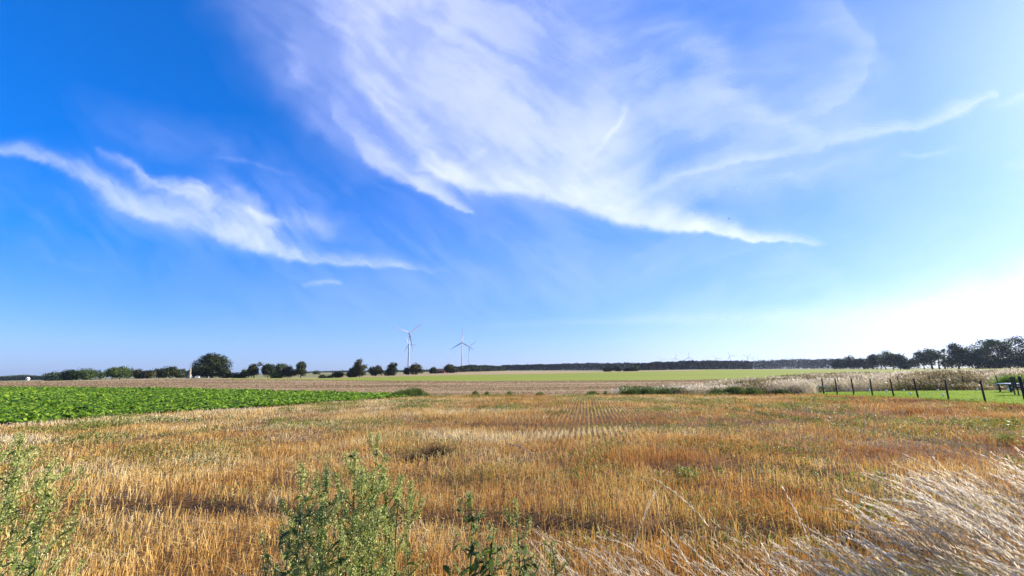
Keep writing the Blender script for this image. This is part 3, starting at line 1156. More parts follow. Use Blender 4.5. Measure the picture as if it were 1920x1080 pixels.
T('tree', 257, 260, 692, 24, 'brownish green round tree, first of the low pair left of the monument', M_leafC, group=GL, shape='shrub', trunk=.08)
T('tree', 276, 255, 694, 26, 'olive round tree, second of the low pair left of the monument', M_leafC, group=GL, shape='shrub', trunk=.08)
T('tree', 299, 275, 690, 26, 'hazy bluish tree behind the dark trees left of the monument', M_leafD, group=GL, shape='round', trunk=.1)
T('tree', 320, 235, 685, 32, 'dark dense tree a little left of the monument', M_leafA, group=GL, shape='shrub', trunk=.08, n=3200)
T('tree', 340, 240, 690.5, 24, 'greyish green tree directly left of the monument', M_leafD, group=GL, shape='shrub', trunk=.1)
T('tree', 367, 232, 684, 28, 'small very dark tree between the monument and the biggest tree', M_leafA, group=GL, shape='round', trunk=.08)
T('great_tree', 397, 225, 660, 58, 'biggest and tallest broad dark tree on the left skyline', M_leafA, group=GL, shape='dome', trunk=.03, n=9500)
T('shrub', 380, 223, 686, 30, 'dense dark bush filling the left foot of the biggest tree', M_leafA, 'shrub', GL, .02, 'shrub', n=2600)
T('shrub', 411, 223, 684, 32, 'dense dark bush filling the right half under the biggest tree', M_leafA, 'shrub', GL, .02, 'shrub', n=2600)
T('shrub', 424, 224, 691, 22, 'dark bushy shrub at the right foot of the biggest tree', M_leafA, 'shrub', GL, .03, 'shrub', n=1400)
T('shrub', 449, 226, 698.5, 28, 'low olive shrub between the biggest tree and the next group', M_leafC, 'shrub', GL, .03, 'shrub', n=1300)
T('shrub', 463, 228, 691, 20, 'medium shrub rising towards the open crowned tree', M_leafB, 'shrub', GL, .03, 'shrub', n=1300)
T('tree', 477, 226, 678, 25, 'open crowned tree with ragged top, first after the gap right of the biggest tree', M_leafC, group=GL, shape='vase', airy=.35, trunk=.15)
T('tree', 503, 226, 680, 28, 'broad dark tree with bare foot, left end of the tight group of four', M_leafA, group=GL, shape='round', trunk=.1, n=3000)
T('tree', 528, 245, 679, 34, 'paler hazy tree standing behind the tight group', M_leafD, group=GL, shape='round', trunk=.15)
T('tree', 545, 226, 685, 24, 'reddish brown tinged round tree in the tight group', M_leafC, group=GL, shape='round', trunk=.08)
T('tree', 564, 226, 677.5, 24, 'tall narrow dark tree closing the tight group on its right', M_leafA, group=GL, shape='tall', trunk=.06, n=2800)
T('shrub', 519, 223, 697, 30, 'dark low shrub under the tight group of trees', M_leafB, 'shrub', GL, .02, 'shrub', n=1400)
T('shrub', 603, 230, 703.5, 14, 'tiny round bush alone on the green strip', M_leafA, 'shrub', GL, .02, 'shrub', n=500)
T('shrub', 619, 230, 704.5, 11, 'tiny bush left of the pointed dark bush', M_leafB, 'shrub', GL, .02, 'shrub', n=500)
T('shrub', 636, 228, 695, 26, 'pointed dark bush left of the twin topped tree', M_leafA, 'shrub', GL, .02, 'vase' and 'shrub', n=1500)
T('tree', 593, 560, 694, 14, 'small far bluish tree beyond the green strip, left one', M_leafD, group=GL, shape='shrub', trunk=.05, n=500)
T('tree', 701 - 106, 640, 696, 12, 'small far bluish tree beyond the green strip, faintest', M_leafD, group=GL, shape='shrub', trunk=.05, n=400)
GM = 'trees around the nearest wind turbines'
T('tree', 674, 226, 671, 26, 'tall rounded tree left of the turbines with a lower shoulder', M_leafC, group=GM, shape='tall', trunk=.05, n=3600)
T('tree', 661, 227, 689, 22, 'low left shoulder tree pressed against the tall rounded tree', M_leafA, group=GM, shape='shrub', trunk=.03)
T('tree', 705, 260, 684, 25, 'small rounded tree between the tall rounded tree and the spiky tree', M_leafC, group=GM, shape='round', trunk=.05)
T('tree', 735, 262, 673, 28, 'spiky tree with two open leaders and gaps, left of the nearest turbine', M_leafC, group=GM, shape='vase', airy=.75, trunk=.12, n=2400, stems=2)
T('tree', 735, 263, 688, 27, 'dense lower tree under the spiky open one', M_leafA, group=GM, shape='shrub', trunk=.04)
T('shrub', 762, 275, 689, 16, 'small dark round bush at the left foot of the nearest turbine', M_leafA, 'shrub', GM, .03, 'shrub', n=1000)
T('tree', 780, 275, 680, 26, 'rounded brown green tree at the right foot of the nearest turbine', M_leafC, group=GM, shape='round', trunk=.04)
T('shrub', 813, 320, 687.5, 15, 'dark round bush between the turbines, left of the brick barn', M_leafA, 'shrub', GM, .03, 'shrub', n=900)
T('tree', 845, 330, 683, 30, 'flat topped olive tree right of the brick barn', M_leafC, group=GM, shape='shrub', trunk=.04)
GC = 'small trees in front of the dark forest'
T('shrub', 1141, 350, 686.5, 16, 'dark reddish bush in front of the forest, leftmost of the few', M_leafA, 'shrub', GC, .03, 'round', n=900)
T('tree', 1158, 350, 685, 18, 'pale grey green round tree in front of the dark forest', M_leafD, group=GC, shape='shrub', trunk=.04, n=1500)
T('shrub', 1178, 345, 690, 16, 'dark low bush in front of the forest, right of the pale round tree', M_leafA, 'shrub', GC, .03, 'shrub', n=900)
T('tree', 1191, 345, 685.5, 16, 'pale leafed leaning tree at the near end of the dark forest', M_leafD, group=GC, shape='vase', airy=.4, trunk=.05, n=1200)
GR = 'tall trees on the right skyline'
T('tree', 1578, 470, 671, 26, 'low dark round tree where the forest meets the right hand trees', M_leafA, group=GR, trunk=.05, shape='shrub')
T('tree', 1597, 450, 666, 34, 'dark domed tree, second from the forest end', M_leafA, group=GR, trunk=.05, shape='shrub', n=3000)
T('tree', 1622, 440, 668.5, 26, 'dark flat topped tree, third from the forest end', M_leafA, group=GR, trunk=.05, shape='shrub')
T('tree', 1646, 400, 662, 32, 'dark domed tree with visible stems, fourth from the forest end', M_leafA, group=GR, trunk=.07, n=3000, stems=3)
T('tree', 1670, 385, 656, 30, 'open topped tree before the small gap in the right skyline', M_leafB, group=GR, trunk=.10, airy=.45, shape='vase', stems=2)
T('tree', 1690, 375, 657.5, 28, 'rounded tree overlapping the open topped one', M_leafA, group=GR, trunk=.07, airy=.2)
T('tree', 1703, 370, 670, 24, 'low dark tree at the left edge of the small skyline gap', M_leafA, group=GR, trunk=.04, shape='shrub')
T('tree', 1735, 330, 653.5, 36, 'solid dark dome right of the small skyline gap', M_leafA, group=GR, trunk=.07, n=3600)
T('tree', 1757, 325, 649.5, 26, 'slim two stemmed tree with daylight between its trunks', M_leafB, group=GR, trunk=.35, airy=.5, shape='vase', stems=2, n=2200)
T('young_tree', 1774, 325, 652, 12, 'thin wispy tree in front of the bright gap', M_leafB, group=GR, trunk=.2, airy=.6, shape='tall', n=900)
T('shrub', 1779, 300, 673, 20, 'low dark bush closing the foot of the bright gap', M_leafA, 'shrub', GR, .02, 'shrub', n=1500)
T('tree', 1800, 285, 640.5, 34, 'tall dark tree right of the bright gap', M_leafA, group=GR, trunk=.06, n=4200)
T('tree', 1836, 280, 635, 46, 'wide tree with feathery open top', M_leafB, group=GR, trunk=.1, airy=.5, n=4200, shape='vase')
T('tree', 1832, 278, 655, 60, 'dense dark lower tree under the feathery open top', M_leafA, group=GR, trunk=.04, n=4200, shape='shrub')
T('tree', 1866, 282, 632, 34, 'see through tree with pale sky showing between its limbs', M_leafB, group=GR, trunk=.2, airy=.75, n=3000, shape='vase', stems=2)
T('tree', 1895, 280, 631, 38, 'open limbed tree next to the right edge', M_leafB, group=GR, trunk=.12, airy=.55, n=3400, shape='vase')
T('tree', 1919, 262, 626, 42, 'tallest dark tree, cut by the right edge of the view', M_leafA, group=GR, trunk=.04, n=5200, shape='tall')
T('shrub', 1873, 270, 672, 40, 'dark undergrowth bush beneath the see through tree', M_leafA, 'shrub', GR, .02, 'shrub', n=2600)
T('shrub', 1908, 262, 668, 36, 'dark undergrowth bush beneath the open limbed tree', M_leafA, 'shrub', GR, .02, 'shrub', n=2600)


def woods(name, pts, label, mat, n, leaf, deep=60, seed=5):
    """pts: (px, top py, depth). A strip of forest that reads as one mass"""
    rg = np.random.default_rng(seed)
    xs = np.array([p[0] for p in pts], float)
    p = Pool()
    px = rg.uniform(xs[0], xs[-1], n)
    dep = np.interp(px, xs, [q[2] for q in pts]) + rg.uniform(0, 1, n) ** 2 * deep
    top = np.interp(px, xs, [q[1] for q in pts])
    D = np.array([[*pix_dir(x, 695)] for x in np.linspace(xs[0], xs[-1], 60)])
    U = np.interp(px, np.linspace(xs[0], xs[-1], 60), D[:, 0] / D[:, 1])
    dt = np.array([[*pix_dir(x, y)] for x, y in zip(np.linspace(xs[0], xs[-1], 200), np.interp(np.linspace(xs[0], xs[-1], 200), xs, [q[1] for q in pts]))])
    tz = np.interp(px, np.linspace(xs[0], xs[-1], 200), dt[:, 2] / dt[:, 1])
    x, y = U * dep, dep
    zt = EYE + tz * dep
    zb = H(x, y)
    cr = fbm(x * .11, y * .11 + x * .02, seed, 2)
    cr2 = fbm(x * .35, y * .35, seed + 3, 2)
    hh = (zt - zb) * (.70 + .38 * cr + .12 * cr2)
    t = rg.uniform(0, 1, n) ** .75
    z = zb + hh * t
    c = np.stack([x, y, z], -1)
    nr = unit(rg.normal(0, .7, (n, 3)) + np.array([0, -.5, .4]))
    t1 = unit(np.cross(nr, rg.normal(0, 1, (n, 3))))
    t2 = np.cross(nr, t1)
    s = (leaf * rg.uniform(.5, 1.3, n))[:, None]
    V = np.stack([c - t1 * s * .5, c - t2 * s * .4, c + t1 * s * .5, c + t2 * s * .4], 1)
    tint = np.clip(.4 + (cr - .5) * .9 + (t - .5) * .2 + rg.normal(0, .15, n), 0, 1)
    p.add(V.reshape(-1, 3), np.arange(n * 4).reshape(n, 4), tint)
    return tag(p.build(name, mat), label, 'forest', None, 'stuff')


M_forest = leaf_mat('forest_leaf', crown_ramp((.005, .010, .006), (.012, .020, .010), (.030, .040, .018)), .1, .7, .1)
woods('forest', [(1185, 683, 560), (1230, 679, 600), (1300, 676.5, 640), (1400, 677, 700), (1412, 679, 710)], 'near dark block of forest in the centre right', M_forest, 30000, 1.7, 50, 5)
woods('forest', [(940, 684.5, 800), (1000, 683.5, 820), (1090, 681, 830), (1200, 680, 850)], 'long low dark forest edge in the centre', M_forest, 22000, 2.0, 60, 6)
woods('forest', [(1395, 678, 900), (1450, 675, 900), (1520, 673.5, 860), (1580, 672, 800)], 'hazier forest edge running towards the right hand trees', M_forest, 16000, 2.0, 60, 7)
woods('forest', [(855, 688, 420), (880, 684.5, 460), (915, 685, 520), (948, 687, 600)], 'low green wood behind the two slim turbines', M_leafA, 10000, 1.3, 40, 8)
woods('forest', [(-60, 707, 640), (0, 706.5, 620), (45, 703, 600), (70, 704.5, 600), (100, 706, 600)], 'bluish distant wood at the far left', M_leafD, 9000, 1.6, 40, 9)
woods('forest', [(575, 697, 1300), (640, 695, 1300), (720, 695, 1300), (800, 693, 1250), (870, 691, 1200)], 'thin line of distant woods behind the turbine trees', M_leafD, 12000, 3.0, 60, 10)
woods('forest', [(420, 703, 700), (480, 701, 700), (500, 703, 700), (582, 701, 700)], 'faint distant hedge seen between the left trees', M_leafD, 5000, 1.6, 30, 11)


# ------------------------------------------------------------------ wind turbines
def blade_mesh(L):
    """tapered twisted blade along +X with an airfoil section"""
    st_ = [(0, 1.1, 1.1, 80), (.05, 1.1, 1.05, 70), (.18, 2.1, .55, 32), (.3, 1.9, .42, 20), (.55, 1.25, .24, 9), (.8, .75, .14, 3), (.95, .45, .08, 0), (1, .12, .04, 0)]
    v, f = [], []
    seg = 10
    sc = L / 48.0
    for t, ch, th, tw in st_:
        for k in range(seg):
            a = 2 * math.pi * k / seg
            yy = math.cos(a) * ch * sc - ch * .25 * sc
            zz = math.sin(a) * th * sc * (1 if math.cos(a) > 0 else .7)
            c, s = math.cos(R(tw)), math.sin(R(tw))
            v.append((t * L, yy * c - zz * s, yy * s + zz * c + t * t * L * .02))
    for i in range(len(st_) - 1):
        for k in range(seg):
            a, b = i * seg + k, i * seg + (k + 1) % seg
            f.append([a, b, b + seg, a + seg])
    f.append(list(range((len(st_) - 1) * seg, len(st_) * seg)))
    f.append(list(range(seg))[::-1])
    return v, f


def turbine(px, hub_py, depth, blade, ang, label, yaw=18, group='wind turbines on the horizon'):
    """hub at a photograph pixel, blades in metres, ang: direction of one blade, degrees anticlockwise from the right"""
    hub = at(px, hub_py, depth)
    gz = float(H(hub.x, hub.y))
    root = empty('wind_turbine', (hub.x, hub.y, gz - .3), label, 'wind turbine', group)
    hz = hub.z - gz + .3
    yw = math.atan2(-hub.x, hub.y) + R(yaw)
    k = blade / 48.0
    MB().tube([(0, 0, 0), (0, 0, .8), (0, 0, hz * .5), (0, 0, hz - 1.5 * k)], [2.3 * k, 2.15 * k, 1.75 * k, 1.25 * k], 20).build('tower', M_turb, root, True)
    na = MB()
    na.box((0, 2.4 * k, 0), (3.4 * k, 10.0 * k, 3.5 * k), top=(.86, .94))
    n_ = na.build('nacelle', M_turb, root, bevel=.45 * k)
    n_.location = (0, 0, hz)
    n_.rotation_euler = (0, 0, yw)
    hb = MB().tube([(0, -5.9 * k, 0), (0, -5.3 * k, 0), (0, -4.2 * k, 0), (0, -2.6 * k, 0)], [.25 * k, 1.1 * k, 1.7 * k, 1.6 * k], 14).build('hub', M_turb, root, True)
    hb.location = (0, 0, hz)
    hb.rotation_euler = (0, 0, yw)
    v, f = blade_mesh(blade)
    me = None
    for i in range(3):
        if me is None:
            b = mesh_obj('blade', v, f, M_turb, root, smooth=True)
            me = b.data
        else:
            b = bpy.data.objects.new('blade', me)
            COL.objects.link(b)
            b.parent = root
        a = R(ang + 120 * i)
        m = Matrix.Translation((0, 0, hz)) @ Matrix.Rotation(yw, 4, 'Z') @ Matrix.Translation((0, -4.2 * k, 0)) @ Matrix.Rotation(R(90), 4, 'X') @ Matrix.Rotation(a, 4, 'Z')
        b.matrix_basis = m
    return root


turbine(768, 625, 1100, 49, 41, 'nearest and largest white wind turbine, thick tower between two round trees', 15)
turbine(766.3, 646, 1950, 49, 118, 'wind turbine standing directly behind the largest one', 15)
turbine(866.5, 642.5, 1450, 50, 90, 'slim wind turbine with one blade pointing straight up, left of its close pair', 12)
turbine(879.5, 649.8, 2290, 50, 36, 'slim wind turbine half overlapped by the blade of its left neighbour', 12)
FAR = [(1241, 675, 4300, 50, 20, 'far faint wind turbine, leftmost over the forest, low blades'),
       (1266.4, 671.4, 3800, 50, 80, 'far wind turbine second from the left over the forest'),
       (1291.5, 670, 3500, 52, 90, 'far wind turbine with a blade straight up over the highest forest bump'),
       (1342, 672, 4000, 50, 118, 'far wind turbine with blades to upper left and right, mid forest'),
       (1368.5, 667.4, 3500, 52, 0, 'tallest of the far wind turbines over the near forest end'),
       (1392.5, 675, 5200, 50, 92, 'very faint slim turbine right of the tallest far one'),
       (1401, 669, 3700, 50, 38, 'far wind turbine spreading two blades like a letter Y over the forest end'),
       (1411, 671.4, 4300, 50, 52, 'smaller far turbine close right of the Y shaped one'),
       (1420.5, 673.5, 5200, 50, 88, 'very faint upright bladed turbine beyond the forest end'),
       (1441, 674, 6200, 50, 95, 'faintest turbine alone over the hazier forest'),
       (1474.5, 671, 4600, 50, 91, 'left one of the last two far turbines on the right'),
       (1486, 671.5, 4800, 50, 85, 'right one of the last two far turbines on the right')]
for (px_, hy, dp, bl, an, lb) in FAR:
    turbine(px_, hy, dp, bl, an, lb, 15, 'tiny wind turbines beyond the forest')


# ------------------------------------------------------------------ buildings, car, monument
def house(px, depth, w, l, wall, roof, rz, label, name, mw, mr, door=True):
    g0 = on_ground(px, depth)
    root = empty(name, g0, label, 'building', None, rz)
    MB().box((0, 0, wall / 2 - .2), (w, l, wall + .4)).build('wall', mw, root)
    v = [(-w / 2, -l / 2, wall), (w / 2, -l / 2, wall), (0, -l / 2, wall + roof), (-w / 2, l / 2, wall), (w / 2, l / 2, wall), (0, l / 2, wall + roof)]
    mesh_obj('gable', v, [[0, 1, 2], [3, 5, 4], [0, 3, 4, 1]], mw, root)
    o = .35
    t = .14
    hs_ = roof / (w / 2)
    for s in (-1, 1):
        v = [(0, -l / 2 - o, wall + roof + .05), (0, l / 2 + o, wall + roof + .05), (s * (w / 2 + o), l / 2 + o, wall - o * hs_ + .05), (s * (w / 2 + o), -l / 2 - o, wall - o * hs_ + .05)]
        v += [(a, b, c + t) for a, b, c in v]
        mesh_obj('roof', v, [[0, 1, 2, 3], [4, 7, 6, 5], [0, 4, 5, 1], [1, 5, 6, 2], [2, 6, 7, 3], [3, 7, 4, 0]], mr, root)
    for sx in (-.26, .26):
        MB().box((sx * w, -l / 2 - .01, wall * .55), (w * .16, .06, wall * .3)).build('window', M_glass, root)
    if door:
        MB().box((0, -l / 2 - .02, wall * .35), (w * .16, .08, wall * .7)).build('door', M_post, root)
    return root


house(54.5, 590, 2.3, 4, 2.3, 1.6, R(22), 'tiny white gabled house in front of the bluish wood at the far left', 'house', M_white, M_white)
house(827, 345, 6.2, 9, 2.0, 1.5, R(70), 'low reddish brick barn between two round trees below the slim turbines', 'barn', M_brickred, M_roofred)

g0 = on_ground(356, 205)
root = empty('monument', g0, 'tall weathered pale stone monument left of the biggest tree', 'monument')
MB().box((0, 0, .25), (2.0, 2.0, .9)).build('plinth', M_stone, root, bevel=.05)
MB().box((0, 0, 1.3), (1.25, 1.25, 1.2), top=(.95, .95)).build('pedestal', M_stone, root, bevel=.04)
MB().tube([(0, 0, 1.88), (0, 0, 2.4), (0.04, 0, 3.4), (-.02, 0, 4.4), (0, 0, 4.9)], [.5, .46, .42, .34, .18], 10).build('shaft', M_stone, root, True)
MB().ball((0, 0, 5.0), .26).build('finial', M_stone, root, True)

g0 = on_ground(371, 206)
root = empty('parked_car', g0, 'small white car parked beside the monument under the biggest tree', 'car', None, R(28))
bd = MB()
bd.box((0, 0, .52), (1.7, 4.0, .55), top=(.96, .98))
bd.build('body', M_white, root, bevel=.12)
MB().box((0, .1, 1.05), (1.55, 2.2, .5), top=(.8, .68)).build('cabin', M_glass, root, bevel=.08)
MB().box((0, .1, 1.32), (1.2, 1.45, .05)).build('roof', M_white, root, bevel=.02)
for sx in (-1, 1):
    for sy in (-1, 1):
        MB().tube([(sx * .72, sy * 1.25, .3), (sx * .88, sy * 1.25, .3)], [.31, .31], 16).build('wheel', M_black, root, True)
    MB().ball((sx * .6, -2.0, .62), .12, 8, 6, (1.3, .5, .8)).build('headlight', M_greymetal, root, True)

g0 = on_ground(392, 205)
root = empty('marker_post', g0, 'short white marker post in front of the biggest tree', 'post')
MB().box((0, 0, .5), (.22, .16, 1.1), top=(.9, .9)).build('post', M_white, root, bevel=.02)
MB().box((0, 0, .85), (.24, .18, .16)).build('band', M_black, root)


# ------------------------------------------------------------------ fence round the lawn
def flat_pt(px, py):
    x, y = gp(px, py)
    return Vector((x, y, float(H(x, y))))


def fence(bases, label, hgt, thick, wires):
    root = empty('fence', flat_pt(*bases[0]), label, 'fence', 'fences round the lawn')
    o0 = root.location
    tops = []
    for i, (bx, by) in enumerate(bases):
        p = flat_pt(bx, by) - o0
        th = thick * (1.5 if i == len(bases) - 1 and len(bases) > 8 else 1)
        hh = hgt * random.uniform(.97, 1.05) * (1.12 if th > thick else 1)
        ln = Vector((random.uniform(-.03, .03), random.uniform(-.03, .03), 0))
        mb = MB().tube([p + Vector((0, 0, -.25)), p + ln * .5 + Vector((0, 0, hh * .5)), p + ln + Vector((0, 0, hh)), p + ln + Vector((0, 0, hh + th * .5))], [th * .5, th * .48, th * .46, th * .1], 9)
        mb.build('post', M_post, root, True)
        tops.append((p, ln, hh))
    for hfrac in wires:
        mb = MB()
        for (p, l_, h_), (q, m_, k_) in zip(tops, tops[1:]):
            a, b = p + l_ * hfrac + Vector((0, 0, h_ * hfrac)), q + m_ * hfrac + Vector((0, 0, k_ * hfrac))
            c = (a + b) / 2 - Vector((0, 0, .015))
            mb.tube([a, c, b], [.0022] * 3, 4, False)
        mb.build('wire', M_wire, root)
    return root


front = [(1520, 736.5), (1545, 738.5), (1570, 740), (1601.5, 741.5), (1636, 743), (1676, 745), (1722, 747.5), (1779, 751), (1848, 755), (1926, 760)]
back = [(1574, 732.6), (1629, 731.8), (1687, 730.8), (1747, 731), (1809, 730.8), (1874, 730.5), (1945, 730)]
fence(front, 'dark wooden post fence along the near side of the lawn', 1.05, .085, (.15, .38, .6, .82, .97))
fence(back, 'thinner post fence along the far side of the lawn before the tall grass', 1.02, .07, (.2, .45, .7, .95))

p0 = flat_pt(1519, 737)
root = empty('corner_brace', p0, 'leaning white stake propped against the left corner post of the fence', 'stake')
MB().box((0, 0, 0), (.07, .05, 1.0), top=(.8, .8)).build('stake', M_white, root).matrix_basis = Matrix.Translation((-.05, 0, .38)) @ Matrix.Rotation(R(-16), 4, 'Y')
MB().box((0, 0, 0), (1.2, .04, .05)).build('rail', M_white, root).matrix_basis = Matrix.Translation((.62, .05, .50)) @ Matrix.Rotation(R(1), 4, 'Y')

# garden balls on the lawn
LAMPS = [((1630, 734.2), 'white garden ball near the left end of the lawn beside a dark post'),
         ((1662.5, 736.6), 'white garden ball between the fifth and sixth front posts'),
         ((1695, 734.6), 'white garden ball by the far edge of the lawn, right of the split back post'),
         ((1708, 741.5), 'low yellowish white ball in the middle of the lawn'),
         ((1759, 734.4), 'white garden ball by the far edge left of the tilted post'),
         ((1769.5, 744.5), 'pale ball on the sunny grass close to the near fence'),
         ((1833, 733), 'white garden ball by the far edge right of centre of the lawn'),
         ((1891.5, 733.5), 'white garden ball in front of the garden table')]
lamp0 = None
for (q, lb) in LAMPS:
    p = flat_pt(*q)
    if lamp0 is None:
        lamp0 = empty('garden_ball', p, lb, 'garden ball', 'white balls set out on the lawn')
        c1 = MB().ball((0, 0, .12), .062, 14, 10).build('globe', M_white, lamp0, True)
        c2 = MB().tube([(0, 0, -.05), (0, 0, .07)], [.012, .02], 8).build('stake', M_greymetal, lamp0, True)
    else:
        o = lamp0.copy()
        COL.objects.link(o)
        o.location = p
        o['label'] = lb
        for c in (c1, c2):
            d = c.copy()
            COL.objects.link(d)
            d.parent = o

# garden table at the right edge
p0 = flat_pt(1897, 735)
root = empty('garden_table', p0, 'white topped garden table standing on the lawn at the right edge', 'table', None, R(8))
MB().box((0, 0, .56), (1.15, .7, .05)).build('table_top', M_white, root, bevel=.01)
for sx in (-.5, .5):
    for sy in (-.28, .28):
        MB().box((sx, sy, .26), (.07, .07, .56)).build('leg', M_post, root)
MB().box((0.05, 0, .30), (.9, .06, .10)).build('stretcher', M_greymetal, root)
p0 = flat_pt(1917, 741)
root = empty('garden_chair', p0, 'dark garden chair with navy cushion beside the white table', 'chair', None, R(60))
MB().box((0, 0, .45), (.5, .5, .05)).build('seat', M_post, root)
MB().box((0, 0, .50), (.46, .46, .06)).build('cushion', M_navy, root, bevel=.02)
MB().box((0, .24, .78), (.5, .05, .6)).build('backrest', M_post, root)
for sx in (-.22, .22):
    for sy in (-.22, .22):
        MB().box((sx, sy, .21), (.05, .05, .43)).build('leg', M_post, root)


# ------------------------------------------------------------------ clumps at field edges
def clump(px, py, w, h, label, mat, n=1400, name='weed_clump', lean=0.0, mixl=True, depth=None, blades=True, seed=1):
    rg = np.random.default_rng(seed + int(px))
    p = flat_pt(px, py) if depth is None else on_ground(px, depth)
    root = empty(name, p, label, 'weeds', 'clumps of weeds along the field edges')
    pool = Pool()
    x = rg.normal(0, w * .28, n)
    y = rg.normal(0, w * .16 + .1, n)
    k = np.exp(-(x / (w * .5)) ** 2 * 1.2)
    hh = h * k * rg.uniform(.55, 1.1, n)
    tint = np.clip(.45 + (fbm(x * 2 + px, y * 2, 9, 2) - .5) * .8 + rg.normal(0, .15, n), 0, 1)
    z = np.array(H(x + p.x, y + p.y)) - p.z
    if blades:
        ribbon_set(pool, x, y, z, hh, rg.uniform(.006, .012, n), rg.uniform(0, 6.28, n), rg.uniform(0, .4, n), rg.uniform(0, .6, n), tint, 2, .3)
    if mixl:
        leaf_clump(pool, x, y, z + hh * rg.uniform(.2, .95, n), rg.uniform(.05, .12, n), np.clip(tint + .1, 0, 1), .7, .35)
    pool.build('foliage', mat, root)
    st_ = MB()
    for i in range(5):
        xx, yy = rg.normal(0, w * .15), rg.normal(0, .1)
        st_.tube([(xx, yy, -.02), (xx * 1.1, yy, h * .45), (xx * 1.25, yy, h * .85)], [.008, .006, .003], 5)
    st_.build('stem', M_tallgreen, root)
    return root


clump(776, 743.5, 2.2, .62, 'tall dark grass clump at the pointed tip of the beet field', M_tallgreen, 3200, 'grass_clump', mixl=False)
clump(752, 745, 1.8, .50, 'bright grass clump just left of the tip of the beet field', M_tallgreen, 2200, 'grass_clump', mixl=False)
clump(891, 741, .5, .36, 'leafy weed clump at the stubble edge, leftmost of the edge weeds', M_tallgreen, 500)
clump(913, 741, .35, .30, 'small weed clump, second from the left at the stubble edge', M_tallgreen, 350)
clump(955, 741, .4, .34, 'upright weed clump at the stubble edge below the green field', M_tallgreen, 400)
clump(1013, 741, .6, .24, 'low weed clump at the stubble edge near the drill rows', M_tallgreen, 500)
clump(1111, 741, .9, .34, 'wider olive weed clump at the stubble edge, left of the thin stalk', M_tallgreen, 800)
clump(1135, 741, .25, .36, 'thin dark stalk at the stubble edge', M_tallgreen, 160)
clump(1186, 740, 2.0, .46, 'left end of the long dark green bush at the stubble edge', M_tallgreen, 2600, 'bush')
clump(1216, 740, 2.2, .50, 'middle of the long dark green bush at the stubble edge', M_tallgreen, 3000, 'bush')
clump(1246, 740, 1.6, .44, 'right end of the long dark green bush at the stubble edge', M_tallgreen, 2200, 'bush')
clump(1275, 740, 1.4, .42, 'brownish weed clump right of the long dark bush', M_drygrass, 1500, 'weed_clump')
clump(1345, 740, 1.0, .40, 'dark green weed clump, left one in the pale grass', M_tallgreen, 1600)
clump(1378, 740, 1.5, .58, 'largest dark green weed bush in the pale grass', M_tallgreen, 3200)
clump(1410, 740, 1.3, .50, 'rounded dark green weed bush right of the largest one', M_tallgreen, 2600)
clump(1465, 740, 1.1, .36, 'low green weed bush left of the fence corner', M_tallgreen, 1800)
clump(1490, 738, 1.2, .60, 'pale dry clump leaning against the fence corner', M_drygrass, 1500, 'grass_clump')
clump(1905, 729, 2.2, 1.15, 'dark leafy shrub behind the garden table', M_beet, 3600, 'shrub')

M_deadplant = leaf_mat('dead_plant', [(0, (.03, .015, .008)), (.5, (.09, .045, .022)), (1, (.26, .16, .08))], .15, .8, .1)
for (cx_, cy_, w_, h_, lb_) in [(768, 862, .55, .15, 'dark brown tangle of dead straw lying in the stubble above the big weeds'),
                                (818, 853, .28, .24, 'small upright dark tuft at the right end of the dead straw tangle')]:
    p_ = flat_pt(cx_, cy_)
    rt_ = empty('straw_tangle', p_, lb_, 'straw heap', 'dark dead straw in the stubble')
    pl_ = Pool()
    n_ = 700
    x_, y_ = rng.normal(0, w_ * .3, n_), rng.normal(0, .10, n_)
    z_ = np.array(H(x_ + p_.x, y_ + p_.y)) - p_.z
    ribbon_set(pl_, x_, y_, z_ + rng.uniform(0, h_ * .5, n_), rng.uniform(.3, 1, n_) * h_, rng.uniform(.003, .006, n_), rng.uniform(0, 6.28, n_), rng.uniform(.2, 2.0, n_), rng.uniform(0, .8, n_), np.clip(rng.normal(.35, .2, n_), 0, 1), 3, .4)
    pl_.build('foliage', M_deadplant, rt_)
a_, b_ = flat_pt(953, 849), flat_pt(1003, 861)
rt_ = empty('stick', a_, 'thin pale dry stem lying across the stubble above the bottom centre weeds', 'stick')
d_ = b_ - a_
MB().tube([Vector((0, 0, .19)), d_ * .45 + Vector((0, 0, .20)), d_ + Vector((0, 0, .10))], [.006, .008, .007], 7).build('stem', M_stone, rt_, True)
MB().tube([d_ * .45 + Vector((0, 0, .20)), d_ * .62 + Vector((0, .06, .25))], [.004, .002], 6).build('twig', M_stone, rt_, True)

# ------------------------------------------------------------------ foreground weeds
M_goose = leaf_mat('goosefoot', [(0, (.025, .045, .006)), (.35, (.09, .14, .016)), (.65, (.31, .36, .07)), (.85, (.50, .53, .15)), (1, (.64, .64, .26))], .35, .55, .3)
M_stem = leaf_mat('weed_stem', [(0, (.05, .07, .02)), (1, (.22, .27, .10))], .1, .6, .3)


def smooth_path(pts, k=5):
    out = []
    n = len(pts)
    for i in range(n - 1):
        p0, p1, p2, p3 = pts[max(i - 1, 0)], pts[i], pts[i + 1], pts[min(i + 2, n - 1)]
        for j in range(k):
            f = j / k
            out.append(0.5 * (2 * p1 + (p2 - p0) * f + (2 * p0 - 5 * p1 + 4 * p2 - p3) * f * f + (3 * p1 - p0 - 3 * p2 + p3) * f ** 3))
    out.append(pts[-1])
    return out


